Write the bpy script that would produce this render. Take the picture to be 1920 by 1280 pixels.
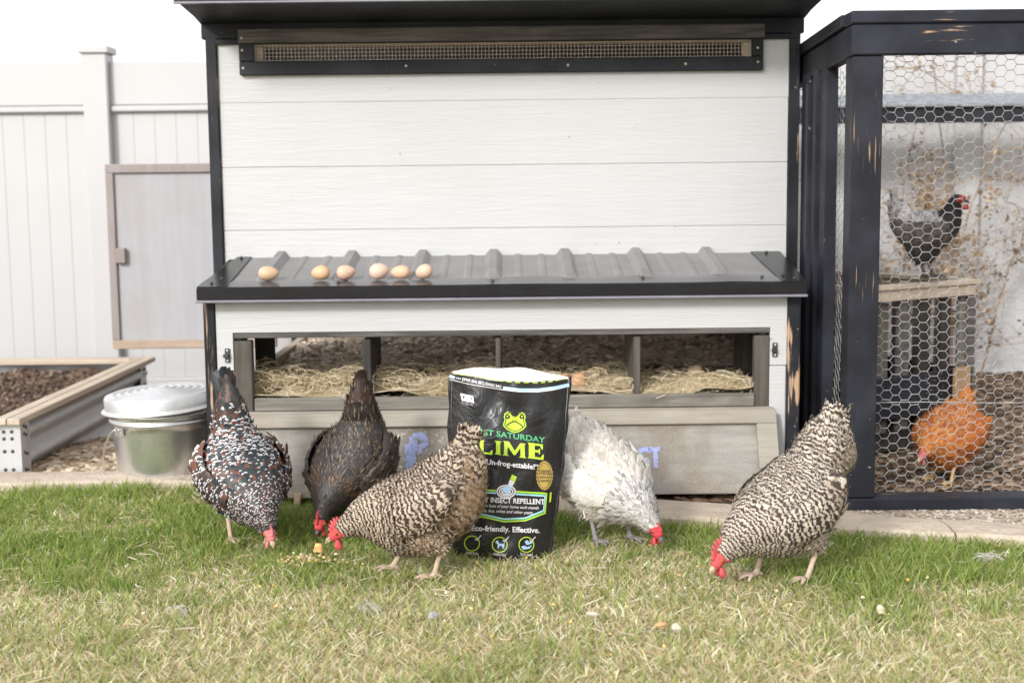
import bpy, bmesh, math, random
import numpy as np
from mathutils import Vector, Matrix

for o in list(bpy.data.objects): bpy.data.objects.remove(o)
S = bpy.context.scene
COL = S.collection
PI = math.pi
R = math.radians
random.seed(7)

# ------------------------------------------------------------------ camera, sky, sun, exposure
PITCH, ROLL, FPX = R(6.6), R(-0.6), 2500.0
cam = bpy.data.cameras.new('camera')
cam.lens = 36.0*FPX/1920; cam.sensor_width = 36.0
cam.clip_start = 0.05; cam.clip_end = 500
cam.dof.use_dof = True; cam.dof.focus_distance = 3.5; cam.dof.aperture_fstop = 3.4
camo = bpy.data.objects.new('camera', cam); COL.objects.link(camo)
CR = Matrix.Rotation(PI/2-PITCH, 3, 'X') @ Matrix.Rotation(ROLL, 3, 'Z')
camo.matrix_world = Matrix.Translation((0, 0, 1.0)) @ CR.to_4x4()
S.camera = camo

SUN_EL, SUN_AZ = R(28), R(-150)          # azimuth clockwise from +Y: the sun stands behind the camera, to the left
W = bpy.data.worlds.new('World'); S.world = W; W.use_nodes = True
wt = W.node_tree; wt.nodes.clear()
sky = wt.nodes.new('ShaderNodeTexSky'); sky.sky_type = 'NISHITA'; sky.sun_disc = False
sky.sun_elevation = SUN_EL; sky.sun_rotation = SUN_AZ; sky.dust_density = 4.0; sky.air_density = 1.0
hsv = wt.nodes.new('ShaderNodeHueSaturation'); hsv.inputs['Saturation'].default_value = 0.14
bg = wt.nodes.new('ShaderNodeBackground'); bg.inputs['Strength'].default_value = 0.15
wo = wt.nodes.new('ShaderNodeOutputWorld')
cloud = wt.nodes.new('ShaderNodeMix'); cloud.data_type = 'RGBA'; cloud.inputs[0].default_value = 0.65; cloud.inputs[7].default_value = (5.2, 5.25, 5.35, 1)   # thin even overcast
wt.links.new(sky.outputs[0], hsv.inputs['Color']); wt.links.new(hsv.outputs[0], cloud.inputs[6]); wt.links.new(cloud.outputs[2], bg.inputs['Color']); wt.links.new(bg.outputs[0], wo.inputs['Surface'])
sl = bpy.data.lights.new('sun', 'SUN'); sl.energy = 1.5; sl.angle = R(10); sl.color = (1.0, 0.98, 0.95)
so = bpy.data.objects.new('sun', sl); COL.objects.link(so)
sd = Vector((math.sin(SUN_AZ)*math.cos(SUN_EL), math.cos(SUN_AZ)*math.cos(SUN_EL), math.sin(SUN_EL)))
so.rotation_euler = sd.to_track_quat('Z', 'Y').to_euler(); so.location = sd*20
S.view_settings.view_transform = 'Standard'; S.view_settings.look = 'None'
S.view_settings.exposure = 0.90; S.view_settings.gamma = 1.0
S.view_settings.use_curve_mapping = False

# ------------------------------------------------------------------ helpers
def tag(o, label=None, cat=None, group=None, kind=None):
    if label: o['label'] = label
    if cat: o['category'] = cat
    if group: o['group'] = group
    if kind: o['kind'] = kind
    return o

def wloc(o):
    v = Vector((0, 0, 0))
    while o is not None:
        v += o.location; o = o.parent
    return v

def empty(name, loc, label=None, cat=None, group=None, rz=0):
    o = bpy.data.objects.new(name, None); COL.objects.link(o)
    o.location = loc; o.rotation_euler = (0, 0, rz); o.empty_display_size = 0.05
    return tag(o, label, cat, group)

def link(name, me, mat, parent=None, world=True):
    """link mesh (vertices in world space) as an object with its origin at its own centre"""
    if mat is not None and not me.materials:
        for m in (mat if isinstance(mat, (list, tuple)) else [mat]): me.materials.append(m)
    o = bpy.data.objects.new(name, me); COL.objects.link(o)
    if world:
        n = len(me.vertices); a = np.empty(n*3, 'f'); me.vertices.foreach_get('co', a); a = a.reshape(-1, 3)
        c = (a.min(0)+a.max(0))/2
        a -= c; me.vertices.foreach_set('co', a.ravel()); me.update()
        o.location = Vector(c.tolist()) - (wloc(parent) if parent else Vector((0, 0, 0)))
    if parent: o.parent = parent
    return o

def pymesh(name, V, F, smooth=False):
    me = bpy.data.meshes.new(name)
    V = np.asarray(V, 'f'); me.from_pydata(V.tolist(), [], [list(map(int, f)) for f in F]); me.update()
    if smooth: me.polygons.foreach_set('use_smooth', [True]*len(me.polygons))
    return me

def gridmesh(name, V, quads, smooth=False):
    """fast mesh from numpy quads (n,4)"""
    V = np.asarray(V, 'f'); Q = np.asarray(quads, 'i'); k = Q.shape[1]
    me = bpy.data.meshes.new(name)
    me.vertices.add(len(V)); me.vertices.foreach_set('co', V.ravel())
    me.loops.add(Q.size); me.loops.foreach_set('vertex_index', Q.ravel())
    me.polygons.add(len(Q)); me.polygons.foreach_set('loop_start', np.arange(0, Q.size, k, dtype='i'))
    me.update(calc_edges=True)
    if smooth: me.polygons.foreach_set('use_smooth', np.ones(len(Q), bool))
    return me

def bmbox(bm, p0, p1, rot=None, piv=None):
    x0, y0, z0 = p0; x1, y1, z1 = p1
    vs = [bm.verts.new(v) for v in ((x0,y0,z0),(x1,y0,z0),(x1,y1,z0),(x0,y1,z0),(x0,y0,z1),(x1,y0,z1),(x1,y1,z1),(x0,y1,z1))]
    for f in ((3,2,1,0),(4,5,6,7),(0,1,5,4),(1,2,6,5),(2,3,7,6),(3,0,4,7)): bm.faces.new([vs[i] for i in f])
    return vs

def box(name, p0, p1, mat, parent, bev=0.002, rot=None):
    """bevelled box between two world corners; rot = Matrix about the centre"""
    bm = bmesh.new(); bmbox(bm, p0, p1)
    b = min(bev, 0.4*min(abs(p1[i]-p0[i]) for i in range(3)))
    if b > 1e-5: bmesh.ops.bevel(bm, geom=bm.edges[:], offset=b, segments=1, affect='EDGES')
    if rot is not None:
        c = Vector([(p0[i]+p1[i])/2 for i in range(3)])
        bmesh.ops.transform(bm, matrix=Matrix.Translation(c) @ rot.to_4x4() @ Matrix.Translation(-c), verts=bm.verts)
    me = bpy.data.meshes.new(name); bm.to_mesh(me); bm.free()
    return link(name, me, mat, parent)

def beam(name, a, b, w, h, mat, parent, bev=0.002, up=(0, 0, 1)):
    """bar from a to b, w across, h along up"""
    a, b = Vector(a), Vector(b); d = b-a; L = d.length; d.normalize()
    s = Vector(up).cross(d)
    if s.length < 1e-4: s = Vector((1, 0, 0))
    s.normalize(); u = d.cross(s)
    bm = bmesh.new(); bmbox(bm, (-L/2, -w/2, -h/2), (L/2, w/2, h/2))
    bb = min(bev, 0.4*min(w, h))
    bmesh.ops.bevel(bm, geom=bm.edges[:], offset=bb, segments=1, affect='EDGES')
    M = Matrix((d, s, u)).transposed().to_4x4(); M.translation = (a+b)/2
    bmesh.ops.transform(bm, matrix=M, verts=bm.verts)
    me = bpy.data.meshes.new(name); bm.to_mesh(me); bm.free()
    return link(name, me, mat, parent)

def prism(name, pts, y0, y1, mat, parent, bev=0.0015):
    """polygon in XZ extruded from y0 to y1"""
    bm = bmesh.new()
    f = [bm.verts.new((x, y0, z)) for x, z in pts]; b = [bm.verts.new((x, y1, z)) for x, z in pts]
    n = len(pts); bm.faces.new(f); bm.faces.new(b[::-1])
    for i in range(n): bm.faces.new((f[i], b[i], b[(i+1) % n], f[(i+1) % n]))
    bmesh.ops.recalc_face_normals(bm, faces=bm.faces)
    if bev: bmesh.ops.bevel(bm, geom=[e for e in bm.edges if abs(e.verts[0].co.y-e.verts[1].co.y) < 1e-6 and e.verts[0].co.y == min(y0, y1)], offset=bev, segments=1, affect='EDGES')
    me = bpy.data.meshes.new(name); bm.to_mesh(me); bm.free()
    return link(name, me, mat, parent)

def tube_arrays(paths, radii, sides=5):
    """paths list of (n,3) arrays -> verts, quads"""
    VV, QQ = [], []; off = 0
    for P, r in zip(paths, radii):
        P = np.asarray(P, float); n = len(P)
        T = np.gradient(P, axis=0); T /= np.linalg.norm(T, axis=1)[:, None]+1e-12
        ref = np.where(np.abs(T[:, 2:3]) > 0.9, np.array([[1., 0, 0]]), np.array([[0, 0, 1.]]))
        A = np.cross(T, ref); A /= np.linalg.norm(A, axis=1)[:, None]+1e-12
        B = np.cross(T, A)
        th = np.arange(sides)*2*PI/sides
        rr = np.broadcast_to(np.asarray(r, float), (n,))
        V = P[:, None, :] + rr[:, None, None]*(np.cos(th)[None, :, None]*A[:, None, :] + np.sin(th)[None, :, None]*B[:, None, :])
        VV.append(V.reshape(-1, 3))
        i = np.arange(n-1)[:, None]*sides; j = np.arange(sides)[None, :]; j2 = (j+1) % sides
        QQ.append(np.stack([i+j, i+j2, i+sides+j2, i+sides+j], -1).reshape(-1, 4)+off)
        off += n*sides
    return np.concatenate(VV), np.concatenate(QQ)

def tube(name, P, r, mat, parent, sides=8):
    V, Q = tube_arrays([P], [r], sides)
    return link(name, gridmesh(name, V, Q, True), mat, parent)

def lathe(name, prof, c, mat, parent, seg=48, smooth=True):
    V, F = [], []
    n = len(prof)
    for i in range(seg):
        a = 2*PI*i/seg
        for r, z in prof: V.append((c[0]+r*math.cos(a), c[1]+r*math.sin(a), c[2]+z))
    for i in range(seg):
        k = (i+1) % seg
        for j in range(n-1): F.append((i*n+j, k*n+j, k*n+j+1, i*n+j+1))
    return link(name, pymesh(name, V, F, smooth), mat, parent)

def copy_to(o, loc, parent=None):
    c = o.copy(); COL.objects.link(c); c.location = loc
    if parent: c.parent = parent
    return c

# ------------------------------------------------------------------ materials
class Mat:
    def __init__(s, name, col=(.5,.5,.5), rough=.6, metal=0.0, spec=.5):
        s.m = bpy.data.materials.new(name); s.m.use_nodes = True
        s.t = s.m.node_tree; s.b = s.t.nodes['Principled BSDF']
        s.b.inputs['Base Color'].default_value = (*col, 1); s.b.inputs['Roughness'].default_value = rough
        s.b.inputs['Metallic'].default_value = metal; s.b.inputs['Specular IOR Level'].default_value = spec
    def n(s, typ, **kw):
        nd = s.t.nodes.new('ShaderNode'+typ)
        for k, v in kw.items():
            if k in nd.inputs.keys():
                if isinstance(v, bpy.types.NodeSocket): s.t.links.new(v, nd.inputs[k])
                else: nd.inputs[k].default_value = v
            else: setattr(nd, k, v)
        return nd
    def L(s, a, b): s.t.links.new(a, b)
    def pos(s, scale=(1, 1, 1)):
        g = s.n('NewGeometry'); mp = s.n('Mapping'); s.L(g.outputs['Position'], mp.inputs['Vector']); mp.inputs['Scale'].default_value = scale
        return mp.outputs[0]
    def noise(s, vec, scale, detail=4, rough=.55, dist=0.0):
        nd = s.n('TexNoise'); nd.inputs['Scale'].default_value = scale; nd.inputs['Detail'].default_value = detail
        nd.inputs['Roughness'].default_value = rough; nd.inputs['Distortion'].default_value = dist
        s.L(vec, nd.inputs['Vector']); return nd.outputs[0]
    def ramp(s, fac, stops):
        r = s.n('ValToRGB'); s.L(fac, r.inputs[0]); e = r.color_ramp.elements
        while len(e) < len(stops): e.new(0.5)
        for el, (p, c) in zip(e, stops):
            el.position = p; el.color = (*c, 1) if len(c) == 3 else c
        return r.outputs[0]
    def step(s, fac, a, b):
        m = s.n('MapRange'); m.interpolation_type = 'SMOOTHSTEP'; s.L(fac, m.inputs['Value']); m.inputs['From Min'].default_value = a; m.inputs['From Max'].default_value = b
        return m.outputs[0]
    def mix(s, fac, a, b, bt='MIX'):
        m = s.n('Mix', data_type='RGBA', blend_type=bt)
        for k, v in ((0, fac), (6, a), (7, b)):
            if isinstance(v, bpy.types.NodeSocket): s.L(v, m.inputs[k])
            else: m.inputs[k].default_value = v if k == 0 else (*v, 1)
        return m.outputs[2]
    def math(s, op, a, b=None):
        m = s.n('Math', operation=op)
        for k, v in ((0, a), (1, b)):
            if v is None: continue
            if isinstance(v, bpy.types.NodeSocket): s.L(v, m.inputs[k])
            else: m.inputs[k].default_value = v
        return m.outputs[0]
    def col(s, v): s.L(v, s.b.inputs['Base Color']); return s
    def bump(s, h, strength=.3, dist=.002):
        b = s.n('Bump'); b.inputs['Strength'].default_value = strength; b.inputs['Distance'].default_value = dist
        s.L(h, b.inputs['Height']); s.L(b.outputs[0], s.b.inputs['Normal']); return s
    def rough(s, v): s.L(v, s.b.inputs['Roughness']); return s

def mat_siding():
    m = Mat('white_siding', (.8,.79,.76), .55)
    g = m.noise(m.pos((3, 3, 46)), 2.2, 5, .6, 1.3)
    g2 = m.noise(m.pos((1.2, 1, 9)), 2.0, 3, .5, 2.0)
    h = m.math('ADD', g, m.math('MULTIPLY', g2, .6))
    d = m.noise(m.pos((1, 1, 1)), 3.0, 4)
    c = m.mix(m.step(d, .4, .75), (.468,.470,.472), (.454,.455,.454))
    sp = m.noise(m.pos((1, 1, 1)), 38, 1, .4)
    c = m.mix(m.step(sp, .765, .80), c, (.30,.27,.23))
    dirt = m.noise(m.pos((.5, .5, 30)), 2.5, 4)
    c = m.mix(m.math('MULTIPLY', m.step(dirt, .55, .8), .22), c, (.62,.60,.54))
    m.col(c).bump(h, .5, .004); return m.m

def mat_black(name, axis='z', wear=.64, base=(.010,.011,.014), wood=(.36,.22,.12), rough=.5):
    m = Mat(name, base, rough, 0, .22)
    sc = {'x': (1.6, 22, 22), 'z': (22, 22, 1.6), 'y': (22, 1.6, 22)}[axis]
    g = m.noise(m.pos(sc), 2.0, 5, .62)
    patch = m.noise(m.pos((3.0, 3.0, 3.0)), 1.4, 3)
    k = m.math('ADD', m.math('MULTIPLY', g, .55), m.math('MULTIPLY', patch, .45))
    fl = m.noise(m.pos((1, 1, 1)), 60, 2, .5)
    c = m.mix(m.step(m.noise(m.pos((1, 1, 1)), 5, 4), .35, .7), base, tuple(b*1.9+.004 for b in base))
    c = m.mix(m.step(k, wear, wear+.035), c, wood)
    st = m.noise(m.pos({'x': (3, 90, 90), 'z': (90, 90, 3), 'y': (90, 3, 90)}[axis]), 1.6, 3, .6)
    pm = m.noise(m.pos((1, 1, 1)), 4.2, 2)
    c = m.mix(m.math('MULTIPLY', m.step(st, .62, .68), m.step(pm, wear-.09, wear-.01)), c, tuple(v*.9 for v in wood))
    c = m.mix(m.step(fl, .74, .78), c, (.25,.22,.19))
    m.col(c).bump(g, .35, .002); m.rough(m.math('ADD', m.math('MULTIPLY', g, .3), rough-.12)); return m.m

def mat_wood(name, c1, c2, axis='x', rough=.8, stain=None, sc=1.0):
    m = Mat(name, c1, rough, spec=.25)
    s3 = {'x': (1.5, 26, 26), 'z': (26, 26, 1.5), 'y': (26, 1.5, 26)}[axis]
    g = m.noise(m.pos(tuple(v*sc for v in s3)), 2.2, 6, .65, .6)
    b = m.noise(m.pos((1, 1, 1)), 4.5, 5, .6)
    c = m.mix(m.step(g, .3, .72), c1, c2)
    c = m.mix(m.math('MULTIPLY', m.step(b, .42, .75), .55), c, stain or tuple(v*.6 for v in c1))
    m.col(c).bump(g, .4, .002); return m.m

def mat_plain(name, c, rough=.5, metal=0, var=.15, sc=12, bump=0, spec=.5):
    m = Mat(name, c, rough, metal, spec)
    n = m.noise(m.pos(), sc, 4)
    m.col(m.mix(m.step(n, .3, .7), tuple(v*(1-var) for v in c), tuple(min(1, v*(1+var)) for v in c)))
    if bump: m.bump(n, bump, .002)
    return m.m

M = {}
M['siding'] = mat_siding()
M['black_z'] = mat_black('black_paint_upright', 'z', .62)
M['black_worn'] = mat_black('black_paint_peeling', 'z', .562, wood=(.42,.28,.18))
M['black_x'] = mat_black('black_paint_level', 'x', .63)
M['black_clean'] = mat_black('black_paint', 'x', .9)
M['run_z'] = mat_black('run_paint_upright', 'z', .70, base=(.011,.012,.017), wood=(.27,.18,.11))
M['run_x'] = mat_black('run_paint_level', 'x', .615, base=(.012,.013,.019), wood=(.40,.27,.17))
M['grey_x'] = mat_wood('weathered_wood', (.13,.118,.10), (.25,.23,.20), 'x', stain=(.06,.052,.043))
M['grey_z'] = mat_wood('weathered_upright', (.070,.061,.051), (.125,.11,.094), 'z', stain=(.045,.038,.032))
M['greydark_x'] = mat_wood('dark_weathered_wood', (.06,.056,.052), (.15,.138,.127), 'x', stain=(.025,.023,.022))
def mat_flap():
    m = Mat('grey_plywood', (.3,.28,.25), .85, 0, .2)
    g = m.noise(m.pos((2, 20, 20)), 2.2, 6, .65, .5); b = m.noise(m.pos(), 5, 5, .6); f = m.noise(m.pos(), 160, 2, .6)
    c = m.mix(m.step(g, .3, .7), (.235,.222,.20), (.30,.286,.26)); c = m.mix(m.math('MULTIPLY', m.step(b, .42, .60), .85), c, (.205,.172,.138))
    c = m.mix(m.math('MULTIPLY', m.step(f, .45, .8), .35), c, (.42,.40,.37))
    s1 = m.noise(m.pos(), 75, 4, .65); s2 = m.noise(m.pos((1, .2, .2)), 3.4, 2)
    px = m.n('SeparateXYZ', Vector=m.pos()).outputs[0]
    c = m.mix(m.math('MULTIPLY', m.math('MULTIPLY', m.step(s1, .58, .66), m.step(s2, .42, .58)), m.math('SUBTRACT', 1.0, m.step(px, -.35, -.05))), c, (.55,.53,.46))
    m.col(c).bump(g, .35, .002); return m.m
M['flap'] = mat_flap()
M['flaprail'] = mat_wood('grey_rail', (.26,.235,.20), (.34,.31,.265), 'x', stain=(.23,.18,.13))
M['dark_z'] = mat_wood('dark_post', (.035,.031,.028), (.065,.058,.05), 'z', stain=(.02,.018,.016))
M['tan_x'] = mat_wood('tan_wood', (.44,.36,.28), (.56,.47,.38), 'x', stain=(.34,.27,.20))
M['tan_y'] = mat_wood('tan_wood_depth', (.45,.37,.29), (.58,.49,.40), 'y', stain=(.37,.29,.22))
M['roofmetal'] = mat_plain('roof_metal', (.185,.18,.18), .38, .0, .12, 9, 0, .6)
M['flashing'] = mat_plain('flashing_metal', (.075,.073,.076), .22, 0, .1, 9, 0, .6)
M['trimmetal'] = mat_plain('trim_metal', (.008,.008,.010), .25, 0, .2, 14, 0, .35)
M['lip'] = mat_plain('lip_metal', (.20,.19,.23), .35, 0, .1, 14)
M['vinyl'] = mat_plain('white_vinyl', (.455,.450,.450), .45, 0, .02, 2)
M['wire'] = mat_plain('galvanised_wire', (.40,.40,.40), .45, .35, .2, 60)
M['wire_tan'] = mat_plain('vent_wire', (.55,.48,.40), .5, .1, .15, 60)
M['screw'] = mat_plain('screw', (.50,.44,.36), .45, .2, .2, 40)
M['bolt'] = mat_plain('bolt', (.07,.07,.07), .4, .6, .2, 40)
M['door'] = mat_wood('door_sheet', (.335,.335,.355), (.38,.38,.40), 'z', stain=(.33,.305,.28), sc=.25)
M['doorframe'] = mat_wood('door_frame', (.25,.215,.21), (.31,.275,.27), 'z', stain=(.27,.22,.19), sc=.5)

def mat_galv(name, rough, c=(.62,.62,.63), metal=.85):
    m = Mat(name, c, rough, metal)
    v = m.n('TexVoronoi'); v.inputs['Scale'].default_value = 55; m.L(m.pos(), v.inputs['Vector'])
    n = m.noise(m.pos((1, 1, .5)), 7, 5, .6)
    c1 = m.mix(m.step(v.outputs['Distance'], .1, .8), tuple(x*.97 for x in c), tuple(min(1, x*1.02) for x in c))
    c1 = m.mix(m.math('MULTIPLY', m.step(n, .5, .75), .5), c1, tuple(x*.62 for x in c))
    m.col(c1); m.rough(m.math('ADD', m.math('MULTIPLY', n, .22), rough-.1)); return m.m
M['galv'] = mat_galv('galvanised_steel', .27, (.70,.70,.705), .9)
M['galv_lid'] = mat_galv('galvanised_lid', .38, (.70,.70,.71), .7)
M['corr'] = mat_galv('corrugated_steel', .48, (.50,.50,.505), .45)

def mat_soil(name, c1, c2, c3, sc=30):
    m = Mat(name, c1, .95, spec=.15)
    a = m.noise(m.pos(), sc, 6, .7); b = m.noise(m.pos(), 3.2, 4)
    c = m.mix(m.step(a, .35, .68), c1, c2); c = m.mix(m.step(b, .45, .7), c, c3)
    m.col(c).bump(a, 1.0, .02); return m.m
M['soil'] = mat_soil('soil', (.085,.055,.04), (.20,.145,.105), (.15,.10,.075))
M['dirt'] = mat_soil('dry_dirt', (.20,.145,.10), (.38,.30,.225), (.30,.235,.175))
M['litter'] = mat_soil('coop_litter', (.46,.37,.29), (.66,.57,.47), (.56,.46,.36), 34)
M['thatch'] = mat_soil('lawn_thatch', (.34,.29,.15), (.58,.50,.31), (.44,.38,.20), 60)
M['curb'] = mat_soil('concrete_edging', (.50,.415,.33), (.585,.50,.41), (.47,.385,.30), 22)

def mat_attr(name, rough=.8, spec=.2, trans=0.0, attr='col'):
    m = Mat(name, (.5,.5,.5), rough, 0, spec)
    a = m.n('Attribute', attribute_name=attr)
    m.col(a.outputs['Color'])
    if trans:
        tr = m.n('BsdfTranslucent'); m.L(a.outputs['Color'], tr.inputs['Color'])
        mx = m.n('MixShader'); mx.inputs[0].default_value = trans
        m.L(m.b.outputs[0], mx.inputs[1]); m.L(tr.outputs[0], mx.inputs[2])
        m.L(mx.outputs[0], m.t.nodes['Material Output'].inputs['Surface'])
    return m.m
M['grass'] = mat_attr('grass_blades', .55, .3, .5)
M['bits'] = mat_attr('loose_bits', .9, .15)
M['leafbits'] = mat_attr('vine_leaves', .8, .2, .25)
M['strawbits'] = mat_attr('straw_ribbons', .7, .25, .45)

def set_col(me, C, name='col'):
    C = np.asarray(C, 'f')
    if C.shape[1] == 3: C = np.concatenate([C, np.ones((len(C), 1), 'f')], 1)
    a = me.color_attributes.new(name, 'FLOAT_COLOR', 'POINT'); a.data.foreach_set('color', C.ravel())

# photo pixel -> point at depth Y (only used to take measurements off the photograph)
CRn = np.array(CR)
def at(px, py, Y):
    d = CRn @ np.array([(px-960)/FPX, -(py-640)/FPX, -1.0]); k = Y/d[1]
    return np.array([0, 0, 1.0]) + d*k

def vnoise(x, y, f, seed=0):
    """cheap smooth 2-D value noise, numpy"""
    r = np.random.RandomState(seed); T = r.rand(64, 64)
    X = np.asarray(x)*f; Y = np.asarray(y)*f
    i = np.floor(X).astype(int); j = np.floor(Y).astype(int); a = X-i; b = Y-j
    a = a*a*(3-2*a); b = b*b*(3-2*b)
    g = lambda p, q: T[p % 64, q % 64]
    return (g(i, j)*(1-a)+g(i+1, j)*a)*(1-b) + (g(i, j+1)*(1-a)+g(i+1, j+1)*a)*b

def smooth(x, a, b):
    t = np.clip((np.asarray(x, float)-a)/(b-a), 0, 1); return t*t*(3-2*t)

# ------------------------------------------------------------------ ground, lawn bed, edging
CF = np.array([(-6, 4.30), (-1.73, 4.40), (-1.07, 4.42), (-.5, 4.24), (.157, 3.97), (.584, 3.80), (1.02, 3.686), (1.38, 3.57), (2.0, 3.36), (6, 2.2)])
CB = np.array([(-6, 4.50), (-1.8, 4.60), (-1.1, 4.56), (-.48, 4.41), (.165, 4.17), (.62, 4.02), (1.06, 3.845), (1.44, 3.72), (2.06, 3.52), (6, 2.38)])
def curve_y(T, x):
    xs = np.linspace(-6, 6, 601); ys = np.interp(xs, T[:, 0], T[:, 1])
    k = np.ones(31)/31; ys = np.convolve(np.pad(ys, 15, 'edge'), k, 'valid')
    return np.interp(x, xs, ys)
def ground_z(x, y):
    return -.16*smooth(y, 5.0, 6.6)*(1-smooth(x, .6, 1.1))

def sheet(name, xs, ys, zf, mat, parent=None):
    X, Y = np.meshgrid(xs, ys); V = np.stack([X, Y, zf(X, Y)], -1).reshape(-1, 3)
    nx, ny = len(xs), len(ys); i = np.arange(ny-1)[:, None]*nx; j = np.arange(nx-1)[None, :]
    Q = np.stack([i+j, i+j+1, i+j+1+nx, i+j+nx], -1).reshape(-1, 4)
    return link(name, gridmesh(name, V, Q, True), mat, parent)

xs = np.unique(np.concatenate([np.linspace(-60, -5, 12), np.linspace(-5, 5, 201), np.linspace(5, 60, 12)]))
ys = np.unique(np.concatenate([np.linspace(-30, 3.2, 14), np.linspace(3.2, 7.4, 120), np.linspace(7.4, 120, 14)]))
g = sheet('ground', xs, ys, lambda X, Y: ground_z(X, Y) - .012 + .014*vnoise(X, Y, 7, 3)*smooth(Y, 3.4, 3.9), M['dirt'])
tag(g, kind='structure')

lx = np.linspace(-6, 6, 161)
lf = curve_y(CF, lx)+.04
V = np.concatenate([np.stack([lx, np.full_like(lx, -8), np.full_like(lx, .004)], -1), np.stack([lx, lf, np.full_like(lx, .004)], -1)])
n = len(lx); k = np.arange(n-1)
lawn = link('lawn', gridmesh('lawn', V, np.stack([k, k+1, k+1+n, k+n], -1)), M['thatch']); tag(lawn, kind='structure')

def edging(x0, x1):
    x = np.linspace(x0, x1, int((x1-x0)/.04)+2)
    f, b = curve_y(CF, x), curve_y(CB, x)
    wob = .006*(vnoise(x, x*0, 6, 5)-.5)
    prof = [(0, -.03), (.0, .022), (.06, .031), (.5, .036), (.94, .031), (1, .022), (1, -.03)]
    V, m_ = [], len(prof)
    for i in range(len(x)):
        for t, z in prof: V.append((x[i], f[i]+(b[i]-f[i])*t+wob[i], z+wob[i]))
    F = [(i*m_+j, i*m_+j+1, (i+1)*m_+j+1, (i+1)*m_+j) for i in range(len(x)-1) for j in range(m_-1)]
    F += [tuple(range(m_)), tuple(range((len(x)-1)*m_, len(x)*m_))[::-1]]
    me = pymesh('concrete_edging', V, F)
    bm = bmesh.new(); bm.from_mesh(me); bmesh.ops.recalc_face_normals(bm, faces=bm.faces); bm.to_mesh(me); bm.free()
    return tag(link('concrete_edging', me, M['curb']), kind='structure')
for a, b in ((-6, -1.9), (-1.894, .30), (.306, 1.226), (1.232, 5.9)): edging(a, b)

# ------------------------------------------------------------------ white vinyl fence
FY = 7.0
def fence(x0, x1, posts, label):
    f = empty('vinyl_fence', ((x0+x1)/2, FY, -.16), label, 'fence')
    for px in posts:
        p = box('post', (px-.064, FY-.075, -.2), (px+.064, FY+.055, 1.70), M['vinyl'], f, .006)
        bm = bmesh.new(); bmbox(bm, (px-.078, FY-.089, 1.70), (px+.078, FY+.069, 1.735))
        t = [v for v in bm.verts if v.co.z > 1.72]
        me = bpy.data.meshes.new('post_cap'); bmesh.ops.bevel(bm, geom=bm.edges[:], offset=.004, segments=1, affect='EDGES'); bm.to_mesh(me); bm.free()
        link('post_cap', me, M['vinyl'], p)
    ed = sorted([x0]+list(posts)+[x1])
    first = None
    for a, b in zip(ed[:-1], ed[1:]):
        if b-a < .1: continue
        a += .064; b -= .064
        box('top_rail', (a, FY-.03, 1.44), (b, FY+.02, 1.66), M['vinyl'], f, .004)
        box('rail_moulding', (a, FY-.045, 1.405), (b, FY+.025, 1.436), M['vinyl'], f, .006)
        box('bottom_rail', (a, FY-.045, -.14), (b, FY+.025, .02), M['vinyl'], f, .006)
        n = max(1, int(round((b-a)/.108))); w = (b-a)/n
        for i in range(n):
            X = a+(i+.5)*w
            if first is None or abs(first[1]-w) > .0004:
                o = box('picket', (X-w/2+.0001, FY-.016, .02), (X+w/2-.0001, FY+.012, 1.405), M['vinyl'], f, .0018); first = (o, w)
            else:
                c = copy_to(first[0], (X-f.location.x, first[0].location.y, first[0].location.z), f)
    return f
fence(-6.0, 1.05, (-4.56, -2.12, .32), 'long white vinyl privacy fence with capped post left of the coop')
fence(1.06, 6.0, (2.36, 4.8), 'white vinyl fence behind the wire run, overgrown with dry vines')

# ------------------------------------------------------------------ the coop
WY, NY = 4.63, 4.238           # face of the main wall, face of the nest box
coop = empty('chicken_coop', (-.02, 5.3, 0), 'white plank chicken coop with black trim and open nest box', 'coop')
TH = .018
XL, XR = -.994, .955          # siding between the corner trims
# siding boards of the front wall (bottom to top); the top one is notched round the vent
for z0, z1 in ((.66, .8596), (.8603, 1.0757), (1.0764, 1.2957)):
    box('siding_board', (XL, WY, z0), (XR, WY+TH, z1), M['siding'], coop, .0017)
vx0, vx1, vz0, vz1 = -.868, .826, 1.432, 1.495
prism('siding_board', [(XL, 1.2964), (XR, 1.2964), (XR, 1.535), (vx1, 1.535), (vx1, vz0), (vx0, vz0), (vx0, 1.535), (XL, 1.535)], WY, WY+TH, M['siding'], coop, .003)
# corner trims
box('corner_trim', (-1.032, WY-.012, .03), (-.9945, WY+.08, 1.52), M['black_z'], coop, .003)
box('corner_trim', (.9555, WY-.012, .03), (.992, WY+.08, 1.52), M['black_z'], coop, .003)
# fascia, soffit and roof
box('fascia_board', (-1.045, WY-.0115, 1.509), (1.004, WY+.02, 1.60), M['black_clean'], coop, .003)
box('fascia_batten', (-1.0, WY-.014, 1.490), (.98, WY-.001, 1.5085), M['black_clean'], coop, .002)
SLP = .14
def roofz(y): return 1.592+(4.3-y)*SLP
V = [];
def slab(name, x0, x1, y0, y1, z0f, z1f, mat, parent):
    vs = [(x, y, zf(y)) for zf in (z0f, z1f) for y in (y0, y1) for x in (x0, x1)]
    F = [(0,2,3,1),(4,5,7,6),(0,1,5,4),(2,6,7,3),(0,4,6,2),(1,3,7,5)]
    return link(name, pymesh(name, vs, F), mat, parent)
roof = slab('roof', -1.045, 1.005, 4.3, 6.35, lambda y: roofz(y)+.012, lambda y: roofz(y)+.03, M['black_clean'], coop)
slab('soffit_board', -1.04, 1.0, 4.312, WY-.0118, lambda y: roofz(y)-.006+(y-4.3)*.06, lambda y: roofz(y)+.0115, M['black_clean'], coop)
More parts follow.
